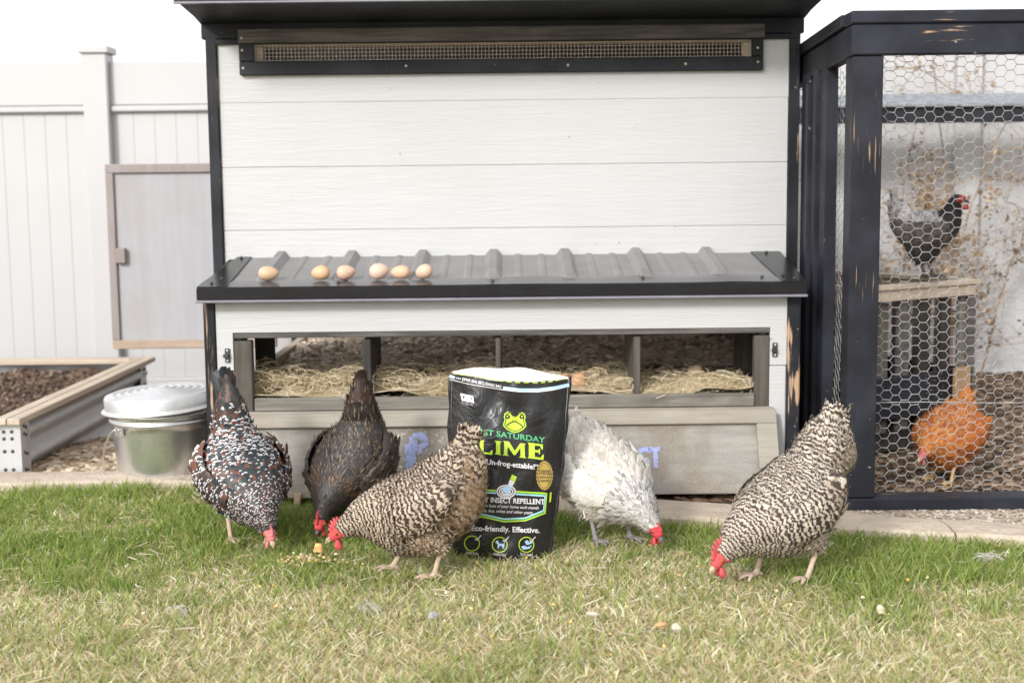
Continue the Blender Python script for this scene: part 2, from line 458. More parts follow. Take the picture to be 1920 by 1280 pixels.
slab('drip_edge', -1.052, 1.012, 4.286, 4.2995, lambda y: 1.589, lambda y: 1.66, M['trimmetal'], roof)
slab('drip_lip', -1.052, 1.012, 4.278, 4.2995, lambda y: 1.583, lambda y: 1.588, M['lip'], roof)
for i in range(9): slab('roof_rib', -1.02+i*.25, -.985+i*.25, 4.3, 6.35, lambda y: roofz(y)+.031, lambda y: roofz(y)+.05, M['roofmetal'], roof)
# walls round the inside (left wall has the doorway, its door stands open)
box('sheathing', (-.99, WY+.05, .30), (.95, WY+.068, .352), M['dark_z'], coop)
prism('inner_wall', [(-.99, .72), (.95, .72), (.95, 1.43), (-.99, 1.43)], WY+.021, WY+.03, M['tan_x'], coop, 0)
box('back_wall', (-1.02, 6.12, .03), (.98, 6.14, .66), M['flaprail'], coop)
box('back_wall', (-1.02, 6.12, 1.18), (.98, 6.14, 1.345), M['flaprail'], coop)  # unseen gap between the two back wall pieces, added to light the litter
def sidewall(name, x, y0, y1, z0, z1): return box(name, (x-.01, y0, z0), (x+.01, y1, z1), M['siding'], coop, .001)
for z0, z1 in ((.03, .30), (1.12, 1.49)): sidewall('side_wall', -1.01, WY+.081, 6.12, z0, z1)
sidewall('side_wall', -1.01, WY+.081, 4.86, .302, 1.118)
sidewall('side_wall', .97, WY+.081, 6.12, .03, 1.49)
beam('door_sill', (-.865, 4.72, .345), (-.865, 6.11, .345), .035, .10, M['tan_y'], coop, .003)
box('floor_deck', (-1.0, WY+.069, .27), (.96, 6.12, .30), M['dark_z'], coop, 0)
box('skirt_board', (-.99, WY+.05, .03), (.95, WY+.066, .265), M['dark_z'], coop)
for x in (-.96, .92): box('inner_post', (x-.02, WY+.034, .352), (x+.02, WY+.085, 1.45), M['dark_z'], coop)

# vent: frame boards, wire cloth, timber behind
box('vent_frame', (-.918, WY-.026, 1.493), (.868, WY-.0145, 1.541), M['greydark_x'], coop, .003)
box('vent_frame', (-.917, WY-.022, 1.386), (.864, WY-.001, 1.4325), M['black_clean'], coop, .003)
box('vent_frame', (-.917, WY-.020, 1.4335), (-.868, WY-.001, 1.492), M['black_clean'], coop, .002)
box('vent_frame', (.826, WY-.020, 1.4335), (.864, WY-.001, 1.492), M['black_clean'], coop, .002)
paths = []
for i in range(int((vx1-vx0)/.0127)+1):
    x = vx0+i*.0127; paths.append([(x, WY-.003, vz0-.004), (x, WY-.003, vz1+.002)])
for i in range(6):
    z = vz0+.004+i*.0127; paths.append([(vx0-.002, WY-.003, z), (vx1+.002, WY-.003, z)])
V_, Q_ = tube_arrays(paths, [.0009]*len(paths), 4)
link('wire_cloth', gridmesh('wire_cloth', V_, Q_), M['wire_tan'], coop)
box('vent_header', (vx0-.01, WY+.019, 1.484), (vx1+.01, WY+.05, 1.5), M['tan_x'], coop)
for x in (vx0+.010, vx1-.010): box('vent_jamb', (x-.016, WY+.0185, vz0-.02), (x+.016, WY+.049, 1.4835), M['tan_x'], coop)
scr = None
for x, z, y in ((-.906, 1.508, WY-.024), (-.906, 1.47, WY-.020), (-.904, 1.41, WY-.022), (-.45, 1.52, WY-.024), (0, 1.522, WY-.024), (.42, 1.517, WY-.024), (-.35, 1.412, WY-.022), (.20, 1.409, WY-.022), (.845, 1.46, WY-.020), (.846, 1.413, WY-.022), (-.23, 1.52, WY-.024), (.6, 1.409, WY-.022)):
    if scr is None:
        scr = lathe('screw', [(0, 0), (.0035, .0005), (.0045, .0015), (.0045, .004)], (x, y-.001, z), M['screw'], coop, 10)
        scr.rotation_euler = (R(-90), 0, 0)
    else: copy_to(scr, Vector((x, y, z))-coop.location, coop)

# ---- nest box
NX0, NX1 = -.945, .879
prism('nest_face', [(NX0, .665), (NX0, .425), (-.893, .425), (-.893, .547), (.826, .547), (.826, .425), (NX1, .425), (NX1, .665)], NY, NY+TH, M['siding'], coop, .0025)
for a, b in ((NX0, -.893), (.826, NX1)): box('nest_face', (a, NY+.001, .05), (b, NY+TH, .422), M['siding'], coop, .003)
box('nest_corner_trim', (-.984, NY-.006, .04), (-.9455, NY+.05, .668), M['black_worn'], coop, .004)
box('nest_corner_trim', (.8795, NY-.006, .04), (.922, NY+.05, .668), M['black_worn'], coop, .004)
for x in (-.975, .912): box('nest_side', (x-.008, NY+.051, .28), (x+.008, WY-.013, .70), M['siding'], coop, .001)
box('nest_header', (-.893, NY+.003, .528), (.826, NY+.03, .5465), M['greydark_x'], coop, .002)
for a, b in ((-.893, -.835), (.778, .826)): box('nest_post', (a, NY+.004, .285), (b, NY+.045, .5195), M['grey_z'], coop, .003)
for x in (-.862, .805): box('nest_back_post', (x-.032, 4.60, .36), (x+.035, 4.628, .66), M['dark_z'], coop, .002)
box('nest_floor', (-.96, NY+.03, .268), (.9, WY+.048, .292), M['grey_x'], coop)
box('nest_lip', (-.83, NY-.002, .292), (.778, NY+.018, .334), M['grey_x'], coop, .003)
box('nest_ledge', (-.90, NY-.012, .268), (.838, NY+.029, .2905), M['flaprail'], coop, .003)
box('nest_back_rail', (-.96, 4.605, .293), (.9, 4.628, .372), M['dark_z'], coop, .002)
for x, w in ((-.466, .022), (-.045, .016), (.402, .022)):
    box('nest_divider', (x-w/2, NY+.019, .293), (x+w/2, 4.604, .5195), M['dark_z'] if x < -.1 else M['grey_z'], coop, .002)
    if x < -.1: box('nest_divider', (x-w/2-.003, NY+.010, .335), (x+w/2+.001, NY+.0185, .5195), M['dark_z'], coop, .002)
box('nest_ceiling', (-.96, NY+.031, .605), (.9, WY-.014, .617), M['tan_x'], coop)
slab('bounce_ceiling', -1.0, .96, 5.35, 6.11, lambda y: roofz(y)-.02, lambda y: roofz(y)-.008, M['tan_x'], coop)  # pale slab out of view, added to bounce light down onto the litter

# ---- drop-down door, hanging open
DA = math.atan2(.105, .235)
drop = empty('drop_door', Vector((-.03, 4.255, .283))-coop.location); drop.parent = coop
def slope(u, out):           # u metres down the door, out = proud of it
    return (4.220 - u*math.sin(DA) - out*math.cos(DA), .280 - u*math.cos(DA) + out*math.sin(DA))
def doorpiece(name, x0, x1, u0, u1, o0, o1, mat, parent):
    vs = []
    for o in (o0, o1):
        for u in (u0, u1):
            y, z = slope(u, o)
            for x in (x0, x1): vs.append((x, y, z))
    F = [(0,1,3,2),(4,6,7,5),(0,4,5,1),(2,3,7,6),(0,2,6,4),(1,5,7,3)]
    me = pymesh(name, vs, F); bm = bmesh.new(); bm.from_mesh(me); bmesh.ops.recalc_face_normals(bm, faces=bm.faces)
    bmesh.ops.bevel(bm, geom=bm.edges[:], offset=min(.002, abs(o1-o0)*.3), segments=1, affect='EDGES'); bm.to_mesh(me); bm.free()
    return link(name, me, mat, parent)
doorpiece('door_panel', -.90, .84, .0, .268, 0, .006, M['flap'], drop)
doorpiece('door_rail', -.90, .84, 0, .046, .0062, .024, M['flaprail'], drop)
for a, b in ((-.90, -.835), (.775, .84)): doorpiece('door_stile', a, b, .0465, .2675, .0062, .0235, M['flaprail'], drop)
# remains of blue lettering on the door, painted strokes
_bp = Mat('blue_lettering', (.36,.42,.80), .75, 0, .2); _k = _bp.noise(_bp.pos(), 70, 4, .65); _bp.col(_bp.mix(_bp.step(_k, .48, .62), (.31,.355,.62), (.26,.25,.255))); M['bluepaint'] = _bp.m
def dpix(px, py):            # measurement off the photograph -> x, distance down the door
    x, u = 0, .1
    for _ in range(8):
        Y, Z = slope(u, .006); p = at(px, py, Y); u += (Z-p[2])/math.cos(DA); x = p[0]
    return x, u
def stroke(pts, w, name='paint_lettering'):
    P = [dpix(*p) for p in pts]; V, F = [], []
    rr = random.Random(len(pts)*7+int(pts[0][0]))
    res = []
    for a, b in zip(P[:-1], P[1:]):
        n = max(2, int(math.hypot(b[0]-a[0], b[1]-a[1])/.006))
        for i in range(n): res.append((a[0]+(b[0]-a[0])*i/n, a[1]+(b[1]-a[1])*i/n))
    res.append(P[-1]); res = np.array(res); T = np.gradient(res, axis=0); T /= np.linalg.norm(T, axis=1)[:, None]
    for i, (p, t) in enumerate(zip(res, T)):
        for s in (-1, 1):
            ww = w/2*(1+rr.uniform(-.22, .22)); x = p[0]-s*t[1]*ww; u = p[1]+s*t[0]*ww
            y, z = slope(u, .0075); V.append((x, y, z))
    for i in range(len(res)-1): F.append((2*i, 2*i+1, 2*i+3, 2*i+2))
    return V, F
def letter(strokes, w):
    V, F = [], []
    for k, s in enumerate(strokes):
        v, f = stroke(s, w); o = len(V); V += [(a, b-.0002*k, c+.0001*k) for a, b, c in v]; F += [tuple(i+o for i in q) for q in f]
    o = link('paint_lettering', pymesh('paint_lettering', V, F), M['bluepaint'], drop); return o
letter([[(1221,846),(1212,841),(1201,844),(1198,853),(1207,860),(1217,866),(1216,876),(1207,877)]], .015)
letter([[(1212+3,842),(1238,841)], [(1228,842),(1230,877)]], .015)
letter([[(1046,846),(1052,874)], [(1052,846),(1056,872)]], .010)
letter([[(772,874),(775,818)], [(774,820),(792,816),(799,828),(790,838),(776,842)], [(778,842),(792,845)], [(765,832),(768,878)]], .024)

# ---- nest roof: ribbed sheet, flashing, drip edge
def nroof(y): return .688+(y-4.2)*(.762-.688)/.43
NRX0, NRX1 = -.991, .930
nr = empty('nest_roof', Vector((-.03, 4.4, .70))-coop.location); nr.parent = coop
ribs = [-.80+.2465*i for i in range(7)]
prof = [(-.955, 0)]
for i, r_ in enumerate(ribs):
    prof += [(r_-.030, 0), (r_-.012, .022), (r_+.012, .022), (r_+.030, 0)]
    if i < 6:
        for k in (.085, .165): prof += [(r_+k-.014, 0), (r_+k-.006, .004), (r_+k+.006, .004), (r_+k+.014, 0)]
prof += [(.90, 0)]
V, F = [], []
ys_ = (WY-.001, 4.31, 4.268)
for k, y in enumerate(ys_):
    for x, h in prof:
        fx = x if k < 2 else x
        xb = -.03+(fx+.03)*(1.0 if y < 4.5 else .995)
        V.append((xb, y, nroof(y)+.004+h*(1.0 if k < 2 else .15)))
n = len(prof)
for k in range(len(ys_)-1):
    for i in range(n-1): F.append((k*n+i, k*n+i+1, (k+1)*n+i+1, (k+1)*n+i))
link('roof_sheet', pymesh('roof_sheet', V, F), M['roofmetal'], nr)
slab('roof_deck', NRX0+.012, NRX1-.012, 4.215, WY-.002, lambda y: nroof(y)-.018, lambda y: nroof(y)-.001, M['dark_z'], nr)
# flashing along the eave, slightly buckled
nx = 120; xs_ = np.linspace(NRX0, NRX1, nx); V = []
for y, dz in ((4.292, .006), (4.245, .0085), (4.2, .0075)):
    for x in xs_:
        b = .007*math.exp(-((x-.70)/.07)**2)*(1 if y > 4.21 else .2) + .004*math.exp(-((x-.05)/.12)**2)*(1 if y > 4.25 else .3) + .004*math.exp(-((x-.42)/.06)**2)*(y > 4.25)
        V.append((x, y, nroof(y)+dz+b))
V += [(x, 4.1985, nroof(4.2)-.022+.0015*math.sin(x*9)) for x in xs_]
k = np.arange(nx-1); Q = np.concatenate([np.stack([k+i*nx, k+1+i*nx, k+1+(i+1)*nx, k+(i+1)*nx], -1) for i in range(3)])
link('eave_flashing', gridmesh('eave_flashing', V, Q[:2*(nx-1)]), M['flashing'], nr)
box('drip_face', (NRX0-.001, 4.187, .656), (NRX1+.001, 4.198, .694), M['trimmetal'], nr, .002)
box('drip_lip', (NRX0-.004, 4.178, .6475), (NRX1+.002, 4.198, .6555), M['lip'], nr, .002)
for x0, x1, d in ((NRX0-.002, -.90, .045), (.855, NRX1+.002, -.025)):
    a = (x0, 4.2, nroof(4.2)+.010); b = (x1, 4.2, nroof(4.2)+.010); c = (x1+d*0, WY-.002, nroof(WY)+.008); e = (x0+d, WY-.002, nroof(WY)+.008)
    V = [a, b, c, e, (a[0], a[1], a[2]-.04), (e[0], e[1], e[2]-.04), (b[0], b[1], b[2]-.04), (c[0], c[1], c[2]-.04)]
    link('rake_flashing', pymesh('rake_flashing', V, [(0,1,2,3), (0,3,5,4), (1,6,7,2), (0,4,6,1), (3,2,7,5)]), M['trimmetal'], nr)
sc2 = None
for x, y in ((-.955, 4.24), (-.935, 4.3), (-.55, 4.236), (-.06, 4.232), (.42, 4.255), (.80, 4.25), (.87, 4.27), (.90, 4.23), (-.93, 4.6), (.88, 4.6)):
    z = nroof(y)+.011
    if sc2 is None: sc2 = lathe('roof_screw', [(.0062, -.001), (.0062, .001), (.004, .0015), (.004, .005), (0, .0055)], (x, y, z), M['bolt'], nr, 8)
    else: copy_to(sc2, Vector((x, y, z+.002))-wloc(nr), nr)
# barrel latches beside the opening
for x in (-.911, .841):
    l = box('latch', (x-.008, NY-.006, .452), (x+.008, NY-.0005, .497), M['bolt'], coop, .001)
    box('latch_hook', (x-.012, NY-.016, .468), (x+.006, NY-.0065, .480), M['bolt'], l, .002)
    for z in (.458, .491): box('latch_screw', (x-.003, NY-.0085, z-.003), (x+.003, NY-.0062, z+.003), M['screw'], l, .001)

# ---- open side door of the coop: sheet in a timber frame, swung out towards the fence
sdoor = empty('side_door', Vector((-1.2, 5.8, .33))-coop.location); sdoor.parent = coop
dx0, dx1, dz0, dz1 = -1.745, -1.03, .315, 1.115
box('door_sheet', (dx0+.03, 5.80, dz0+.03), (dx1-.03, 5.812, dz1-.03), M['door'], sdoor, .001)
box('door_frame', (dx0, 5.785, dz1-.038), (dx1, 5.82, dz1), M['doorframe'], sdoor, .003)
box('door_frame', (dx0, 5.785, dz0), (dx1, 5.82, dz0+.038), mat_wood('rust_stained_frame', (.33,.25,.19), (.42,.34,.27), 'x', stain=(.26,.17,.11)), sdoor, .003)
box('door_frame', (dx0, 5.786, dz0+.0385), (dx0+.034, 5.819, dz1-.0385), M['doorframe'], sdoor, .003)
box('door_frame', (dx1-.034, 5.786, dz0+.0385), (dx1, 5.819, dz1-.0385), M['doorframe'], sdoor, .003)
box('door_latch', (dx0+.035, 5.772, .69), (dx0+.075, 5.798, .755), M['doorframe'], sdoor, .003)

# ---- litter inside the coop
def litz(X, Y): return .335+.05*smooth(Y, 4.7, 6.0)+.035*vnoise(X, Y, 9, 11)+.02*vnoise(X, Y, 26, 12)
lit = sheet('litter', np.linspace(-.85, .95, 140), np.linspace(4.69, 6.11, 110), litz, M['litter']); tag(lit, 'brown trodden litter covering the coop floor behind the nests', 'litter', kind='stuff')

def scatter_bits(name, n, sampler, size, cols, label, cat, seed=1, thick=.25, tilt=.6, elong=2.2):
    """loose chips: little bent four-sided flakes, one mesh"""
    r = np.random.RandomState(seed); P = sampler(r, n); n = len(P)
    s = size*(.5+r.rand(n)*1.0); el = 1+r.rand(n)*(elong-1)
    a = r.rand(n)*2*PI; ti = (r.rand(n)-.5)*tilt; to = (r.rand(n)-.5)*tilt
    base = np.array([(-1, -1, 0), (1, -1, 0), (1, 1, 0), (-1, 1, 0), (-.8, -.6, 1), (.8, -.7, 1), (.7, .8, 1), (-.9, .7, 1)], float)
    V = np.repeat(base[None], n, 0)+ (r.rand(n, 8, 3)-.5)*.7
    V[:, :, 0] *= (s*el)[:, None]*.5; V[:, :, 1] *= s[:, None]*.5; V[:, :, 2] *= (s*thick)[:, None]
    V[:, :, 2] += V[:, :, 0]*ti[:, None]+V[:, :, 1]*to[:, None]
    c, sn = np.cos(a)[:, None], np.sin(a)[:, None]
    X = V[:, :, 0]*c-V[:, :, 1]*sn; Y = V[:, :, 0]*sn+V[:, :, 1]*c
    V[:, :, 0], V[:, :, 1] = X, Y
    V += P[:, None, :]
    f = np.array([(4,5,6,7), (0,1,5,4), (1,2,6,5), (2,3,7,6), (3,0,4,7)])
    Q = (f[None]+(np.arange(n)*8)[:, None, None]).reshape(-1, 4)
    me = gridmesh(name, V.reshape(-1, 3), Q)
    cols = np.array(cols); k = r.randint(0, len(cols), n); C = cols[k]*(.75+.5*r.rand(n, 1))
    set_col(me, np.repeat(C, 8, 0))
    return tag(link(name, me, M['bits']), label, cat, kind='stuff')
def in_rect(x0, x1, y0, y1, zf):
    def f(r, n):
        x = x0+(x1-x0)*r.rand(n); y = y0+(y1-y0)*r.rand(n); return np.stack([x, y, zf(x, y)], -1)
    return f
scatter_bits('litter_chips', 5500, in_rect(-.84, .94, 4.70, 6.1, litz), .012, [(.62,.53,.42), (.50,.40,.31), (.70,.62,.51), (.34,.26,.20), (.58,.48,.38)], 'loose wood chips strewn over the coop litter', 'chips', 5)
GR = lambda x, y: ground_z(x, y)+.004
scatter_bits('bark_mulch', 5200, in_rect(-1.0, .98, 4.15, 4.66, GR), .026, [(.10,.065,.045), (.16,.105,.07), (.22,.15,.10), (.06,.04,.03), (.30,.21,.14)], 'dark bark mulch under the nest box', 'mulch', 6)
def beside(r, n):
    x = -2.4+1.45*r.rand(n); y = curve_y(CB, x)+.01+1.2*r.rand(n)**1.4; return np.stack([x, y, GR(x, y)], -1)
scatter_bits('wood_chips', 6000, beside, .020, [(.50,.40,.29), (.36,.26,.18), (.25,.17,.115), (.60,.50,.38), (.42,.32,.22)], 'pale wood chips and straw round the metal pail', 'chips', 7, elong=3)
def runstrip(r, n):
    x = .95+1.2*r.rand(n); y = curve_y(CB, x)+.01+r.rand(n)*(3.975-curve_y(CB, x)); return np.stack([x, y, GR(x, y)+.004], -1)
scatter_bits('shell_grit', 5500, runstrip, .0085, [(.46,.41,.35), (.56,.53,.48), (.32,.25,.18), (.40,.33,.25), (.24,.175,.12), (.44,.37,.30)], 'pale shell grit and chaff along the run sill', 'grit', 8)
scatter_bits('run_mulch', 9500, in_rect(1.08, 3.0, 4.03, 6.9, lambda x, y: GR(x, y)+.008*vnoise(x, y, 5, 4)), .020, [(.16,.105,.07), (.10,.066,.046), (.23,.16,.108), (.07,.047,.034), (.30,.22,.155)], 'brown wood mulch on the floor of the wire run', 'mulch', 9)

# ---- excelsior straw in the nests: curled ribbons
def straw():
    r = np.random.RandomState(3); n = 6500; ns = 9
    secs = [(-.86, -.48), (-.45, -.055), (-.035, .39), (.415, .775)]
    si = r.randint(0, 4, n); x0 = np.array([s[0] for s in secs])[si]; x1 = np.array([s[1] for s in secs])[si]
    q = r.rand(n); cx = x0+(x1-x0)*q; cy = 4.268+.325*r.rand(n)
    rim = np.maximum(np.exp(-((cy-4.31)/.05)**2), .0)
    h = .045+.035*vnoise(cx, cy, 11, 8)+.035*(np.abs(q-.5)*2)**2*(si < 2)+.018*(si == 0)-.012*(si == 3)
    cz = .30+h*r.rand(n)**.5
    rad = .012+.035*r.rand(n); a0 = r.rand(n)*2*PI; sw = (r.rand(n)-.5)*7
    ax = r.randn(n, 3)*np.array([.6, .6, 1]); ax /= np.linalg.norm(ax, axis=1)[:, None]
    b1 = np.cross(ax, r.randn(n, 3)); b1 /= np.linalg.norm(b1, axis=1)[:, None]; b2 = np.cross(ax, b1)
    t = np.linspace(0, 1, ns)[None, :]; ang = a0[:, None]+sw[:, None]*t
    rr = rad[:, None]*(1+.5*t)
    P = np.stack([cx, cy, cz], -1)[:, None, :]+rr[..., None]*(np.cos(ang)[..., None]*b1[:, None]+np.sin(ang)[..., None]*b2[:, None])+ax[:, None]*(t*.02)[..., None]
    # lie on the heap: squash height, keep above the floor and behind the lip unless over it
    P[..., 2] = np.maximum(P[..., 2]*.45+.55*cz[:, None]+.012, .296)
    over = (P[..., 1] < 4.259) & (P[..., 2] < .337); P[..., 1] = np.where(over, np.where(r.rand(n)[:, None] < .16, 4.231, 4.260), P[..., 1])
    P[..., 0] = np.clip(P[..., 0], x0[:, None], x1[:, None]); P[..., 1] = np.minimum(P[..., 1], 4.60)
    w = .0007+.0007*r.rand(n)
    T = np.gradient(P, axis=1); side = np.cross(T, ax[:, None]+.01); side /= np.linalg.norm(side, axis=2)[..., None]+1e-9
    A = P-side*w[:, None, None]; B = P+side*w[:, None, None]
    V = np.stack([A, B], 2).reshape(-1, 3)
    i = np.arange(ns-1)*2; f = np.stack([i, i+1, i+3, i+2], -1)
    Q = (f[None]+(np.arange(n)*ns*2)[:, None, None]).reshape(-1, 4)
    me = gridmesh('nest_straw', V, Q, True)
    c = np.array([(.86,.74,.52), (.88,.79,.60), (.80,.66,.43), (.88,.80,.62)])[r.randint(0, 4, n)]*(.85+.2*r.rand(n, 1))
    set_col(me, np.repeat(c, ns*2, 0))
    return tag(link('nest_straw', me, M['strawbits']), 'curly pale excelsior straw filling the open nest boxes', 'straw', kind='stuff')
straw()
strawbed = sheet('straw_bed', np.linspace(-.90, .86, 120), np.linspace(4.2575, 4.603, 34), lambda X, Y: .316+.042*vnoise(X, Y, 11, 8)+.008*vnoise(X, Y, 45, 2), mat_soil('straw_heap', (.74,.62,.42), (.88,.77,.57), (.82,.71,.50), 90))
tag(strawbed, 'matted straw bed under the loose nest straw', 'straw', kind='stuff')

# ------------------------------------------------------------------ wire run on the right
RY = 3.98
run = empty('wire_run', (1.5, 5.2, 0), 'black timber chicken run covered in hexagonal wire', 'chicken run')
def rz(y): return 1.50-(y-RY)*.042
box('corner_post', (1.010, RY, .048), (1.100, RY+.088, 1.372), M['run_z'], run, .004)
box('sill_beam', (1.003, RY-.006, -.02), (3.1, RY+.082, .047), M['run_x'], run, .004)
box('top_beam', (1.004, RY-.008, 1.373), (3.1, RY+.034, 1.4605), M['run_x'], run, .004)
box('top_cap', (1.000, RY-.012, 1.463), (3.1, RY+.085, 1.50), M['run_x'], run, .004)
for y in (RY+.09,):
    beam('side_beam', (1.025, RY+.036, rz(RY)-.082), (1.025, 6.5, rz(6.5)-.082), .038, .088, M['black_clean'], run, .003)
    beam('side_cap', (1.035, RY+.087, rz(RY)-.018), (1.035, 6.5, rz(6.5)-.018), .085, .036, M['black_clean'], run, .003)
beam('side_sill', (1.03, RY+.084, .01), (1.03, 6.5, .01), .06, .07, M['black_clean'], run, .003)
for y0, y1, x0, x1, zt in ((4.30, 4.385, 1.008, 1.046, 1.372), (4.46, 4.50, .985, 1.020, 1.33), (4.40, 4.44, .996, 1.04, 1.37), (4.53, 4.625, 1.0, 1.046, 1.37), (5.4, 5.48, 1.008, 1.046, 1.34)):
    box('side_post', (x0, y0, .046), (x1, y1, zt), M['run_z'], run, .003)
box('rear_post', (1.01, 6.46, 0), (1.10, 6.55, 1.34), M['run_z'], run, .004)
box('rear_beam', (1.05, 6.47, 1.285), (4.5, 6.51, 1.362), M['black_clean'], run, .003)
slab('rear_cap', 1.05, 4.5, 6.44, 6.62, lambda y: 1.364+(y-6.44)*.33, lambda y: 1.372+(y-6.44)*.33, mat_plain('grey_capping', (.20,.21,.235), .5, 0, .2, 25), run)

def hexwire(x0, x1, z0, z1, cw=.0298, ch=.0302, seed=2):
    """flat-topped hexagons of twisted wire in the XZ plane; returns list of polylines"""
    r = np.random.RandomState(seed); out = []; a = cw/1.5
    nx = int((x1-x0)/cw)+1; nz = int((z1-z0)/ch)+2
    ph = lambda x, z: (x+.0045*math.sin(z*9+x*4)+.002*math.sin(x*61+z*37), z+.004*math.sin(x*7+1.3)+.0025*math.sin(z*43+x*29))
    thick, thin = [], []
    for i in range(nx):
        for j in range(nz):
            cx = x0+i*cw; cz = z0+j*ch+(ch/2 if i % 2 else 0)
            p = [(cx-a/2, cz), (cx+a/2, cz), (cx+a, cz+ch/2), (cx+a, cz-ch/2)]
            if cz > z1 or cx+a > x1: continue
            thick.append((ph(*p[0]), ph(*p[1])))
            thin.append((ph(*p[1]), ph(*p[2]))); thin.append((ph(*p[1]), ph(*p[3])))
    return thick, thin
def wirepanel(name, x0, x1, z0, z1, mapf, parent, seed):
    th, tn = hexwire(x0, x1, z0, z1, seed=seed)
    paths = [[mapf(*q) for q in s] for s in th+tn]; rad = [.00115]*len(th)+[.00078]*len(tn)
    V, Q = tube_arrays(paths, rad, 4)
    return link(name, gridmesh(name, V, Q, True), M['wire'], parent)
wirepanel('chicken_wire', 1.06, 2.6, .02, 1.40, lambda x, z: (x, RY+.094+.010*math.sin(x*5)*math.sin(z*3.2), z), run, 1)
tube('tension_wire', [(1.06+i*.1, RY+.091, .325+.003*math.sin(i)) for i in range(16)], .0013, M['wire'], run, 5)
wirepanel('chicken_wire', 4.02, 6.45, .02, 1.36, lambda y, z: (1.052+.012*math.sin(y*4+z*3), y, z), run, 2)

# slatted crate inside the run
cra = empty('slatted_crate', (1.5, 5.2, 0), 'weathered open slat crate with a black base rail inside the run', 'crate')
A = np.array([1.74, 5.0]); d1 = np.array([-.845, -.535]); d2 = np.array([-.535, .845])
L1, L2 = .62, .80
c4 = [A, A+d1*L1, A+d1*L1+d2*L2, A+d2*L2]
mix = [M['grey_x'], M['greydark_x'], M['dark_z'], M['grey_z'], M['dark_z']]
for k in range(4):
    a, b = c4[k], c4[(k+1) % 4]; L = np.linalg.norm(b-a); t = (b-a)/L; nrm = np.array([t[1], -t[0]])
    if np.dot(nrm, (A+d1*L1/2+d2*L2/2)-a) > 0: nrm = -nrm
    beam('top_rail', (*(a+t*.002+nrm*.0), .600), (*(b-t*.03), .600), .022, .040, M['tan_x'], cra, .002)
    beam('rail_cap', (*(a-t*.01), .6305), (*(b-t*.033), .6305), .044, .018, M['tan_x'], cra, .002)
    beam('base_rail', (*(a+t*.012), .235), (*(b-t*.014), .225), .024, .15 if k in (0, 3) else .08, M['run_x'], cra, .002)
    n = int(L/.105)
    for i in range(n+1):
        p = a+t*(.03+(L-.06)*i/n)+nrm*(-.018 if i else -.02)
        beam('slat', (*p, .10), (*p, .585), .016, .058, mix[(i*2+k) % 5], cra, .002, up=(t[0], t[1], 0))
for c in c4: beam('leg', (*(c*.97+(A+d1*L1/2+d2*L2/2)*.03), 0), (*(c*.97+(A+d1*L1/2+d2*L2/2)*.03), .612), .036, .036, M['greydark_x'], cra, .003, up=(1, .2, 0))
_c = A+d1*L1/2+d2*L2/2
beam('shade_block', (*(_c-d1*(L1/2-.05)), .085), (*(_c+d1*(L1/2-.05)), .085), L2-.10, .13, M['dark_z'], cra, .002)  # dark block standing in for the shadow in the opening under the crate
beam('corner_board', (*(A-np.array([.02, .03])), .19), (*(A+d1*.115-np.array([.0, .03])), .19), .014, .25, mat_wood('orange_plank', (.36,.22,.12), (.44,.29,.17), 'z'), cra, .002)

# dry vines climbing the fence behind the run
def vine(name, label, base, top, seed, n_leaf, leafcols, spread, zlo=.1):
    r = np.random.RandomState(seed)
    root = empty(name, base, label, 'vine', 'dry vines on the fence behind the run')
    paths, rads, tips = [], [], []
    def grow(p, q, k, rad, depth):
        n = 9; t = np.linspace(0, 1, n)[:, None]
        P = p+(q-p)*t + np.cumsum(r.randn(n, 3)*np.array([.03, .012, .02])*(1 if depth == 0 else .7), 0)*np.sin(t*PI*.5)
        P[:, 1] = np.minimum(P[:, 1], FY-.06); paths.append(P); rads.append(np.linspace(rad, rad*.35, n))
        tips.extend(P[2:])
        if depth < 2:
            for _ in range(k):
                i = r.randint(2, n-1); d = np.array([r.randn()*spread, -abs(r.randn())*.06, r.randn()*spread*.9+.05])
                grow(P[i], P[i]+d, max(1, k-2), rad*.55, depth+1)
    grow(np.array(base, float), np.array(top, float), 9, .006, 0)
    V, Q = tube_arrays(paths, rads, 4)
    link('stem', gridmesh('stem', V, Q, True), mat_plain('vine_stem', (.30,.20,.12), .85, 0, .3, 30), root)
    T = np.array(tips); P = T[r.randint(0, len(T), n_leaf)]+r.randn(n_leaf, 3)*np.array([.018, .02, .02])
    P[:, 1] = np.minimum(P[:, 1], FY-.03)
    s = .006+.009*r.rand(n_leaf)
    u = r.randn(n_leaf, 3); u /= np.linalg.norm(u, axis=1)[:, None]; v = np.cross(u, r.randn(n_leaf, 3)); v /= np.linalg.norm(v, axis=1)[:, None]; w = np.cross(u, v)
    sh = np.array([(-1.4, 0, 0), (0, -.6, .25), (1.4, 0, .2), (0, .6, .25), (0, 0, -.1)])
    V = P[:, None]+s[:, None, None]*(sh[None, :, 0:1]*u[:, None]+sh[None, :, 1:2]*v[:, None]+sh[None, :, 2:3]*w[:, None])
    f = np.array([(0,1,4), (1,2,4), (2,3,4), (3,0,4)]); Q = (f[None]+(np.arange(n_leaf)*5)[:, None, None]).reshape(-1, 3)
    me = gridmesh('leaves', V.reshape(-1, 3), Q)
    C = np.array(leafcols)[r.randint(0, len(leafcols), n_leaf)]*(.7+.6*r.rand(n_leaf, 1)); set_col(me, np.repeat(C, 5, 0))
    lv = link('leaves', me, M['leafbits'], root); lv['kind'] = 'stuff'
DRY = [(.40,.27,.15), (.30,.19,.10), (.48,.36,.22), (.24,.15,.085)]
GRN = [(.06,.07,.035), (.04,.05,.03), (.10,.09,.045), (.30,.22,.13)]
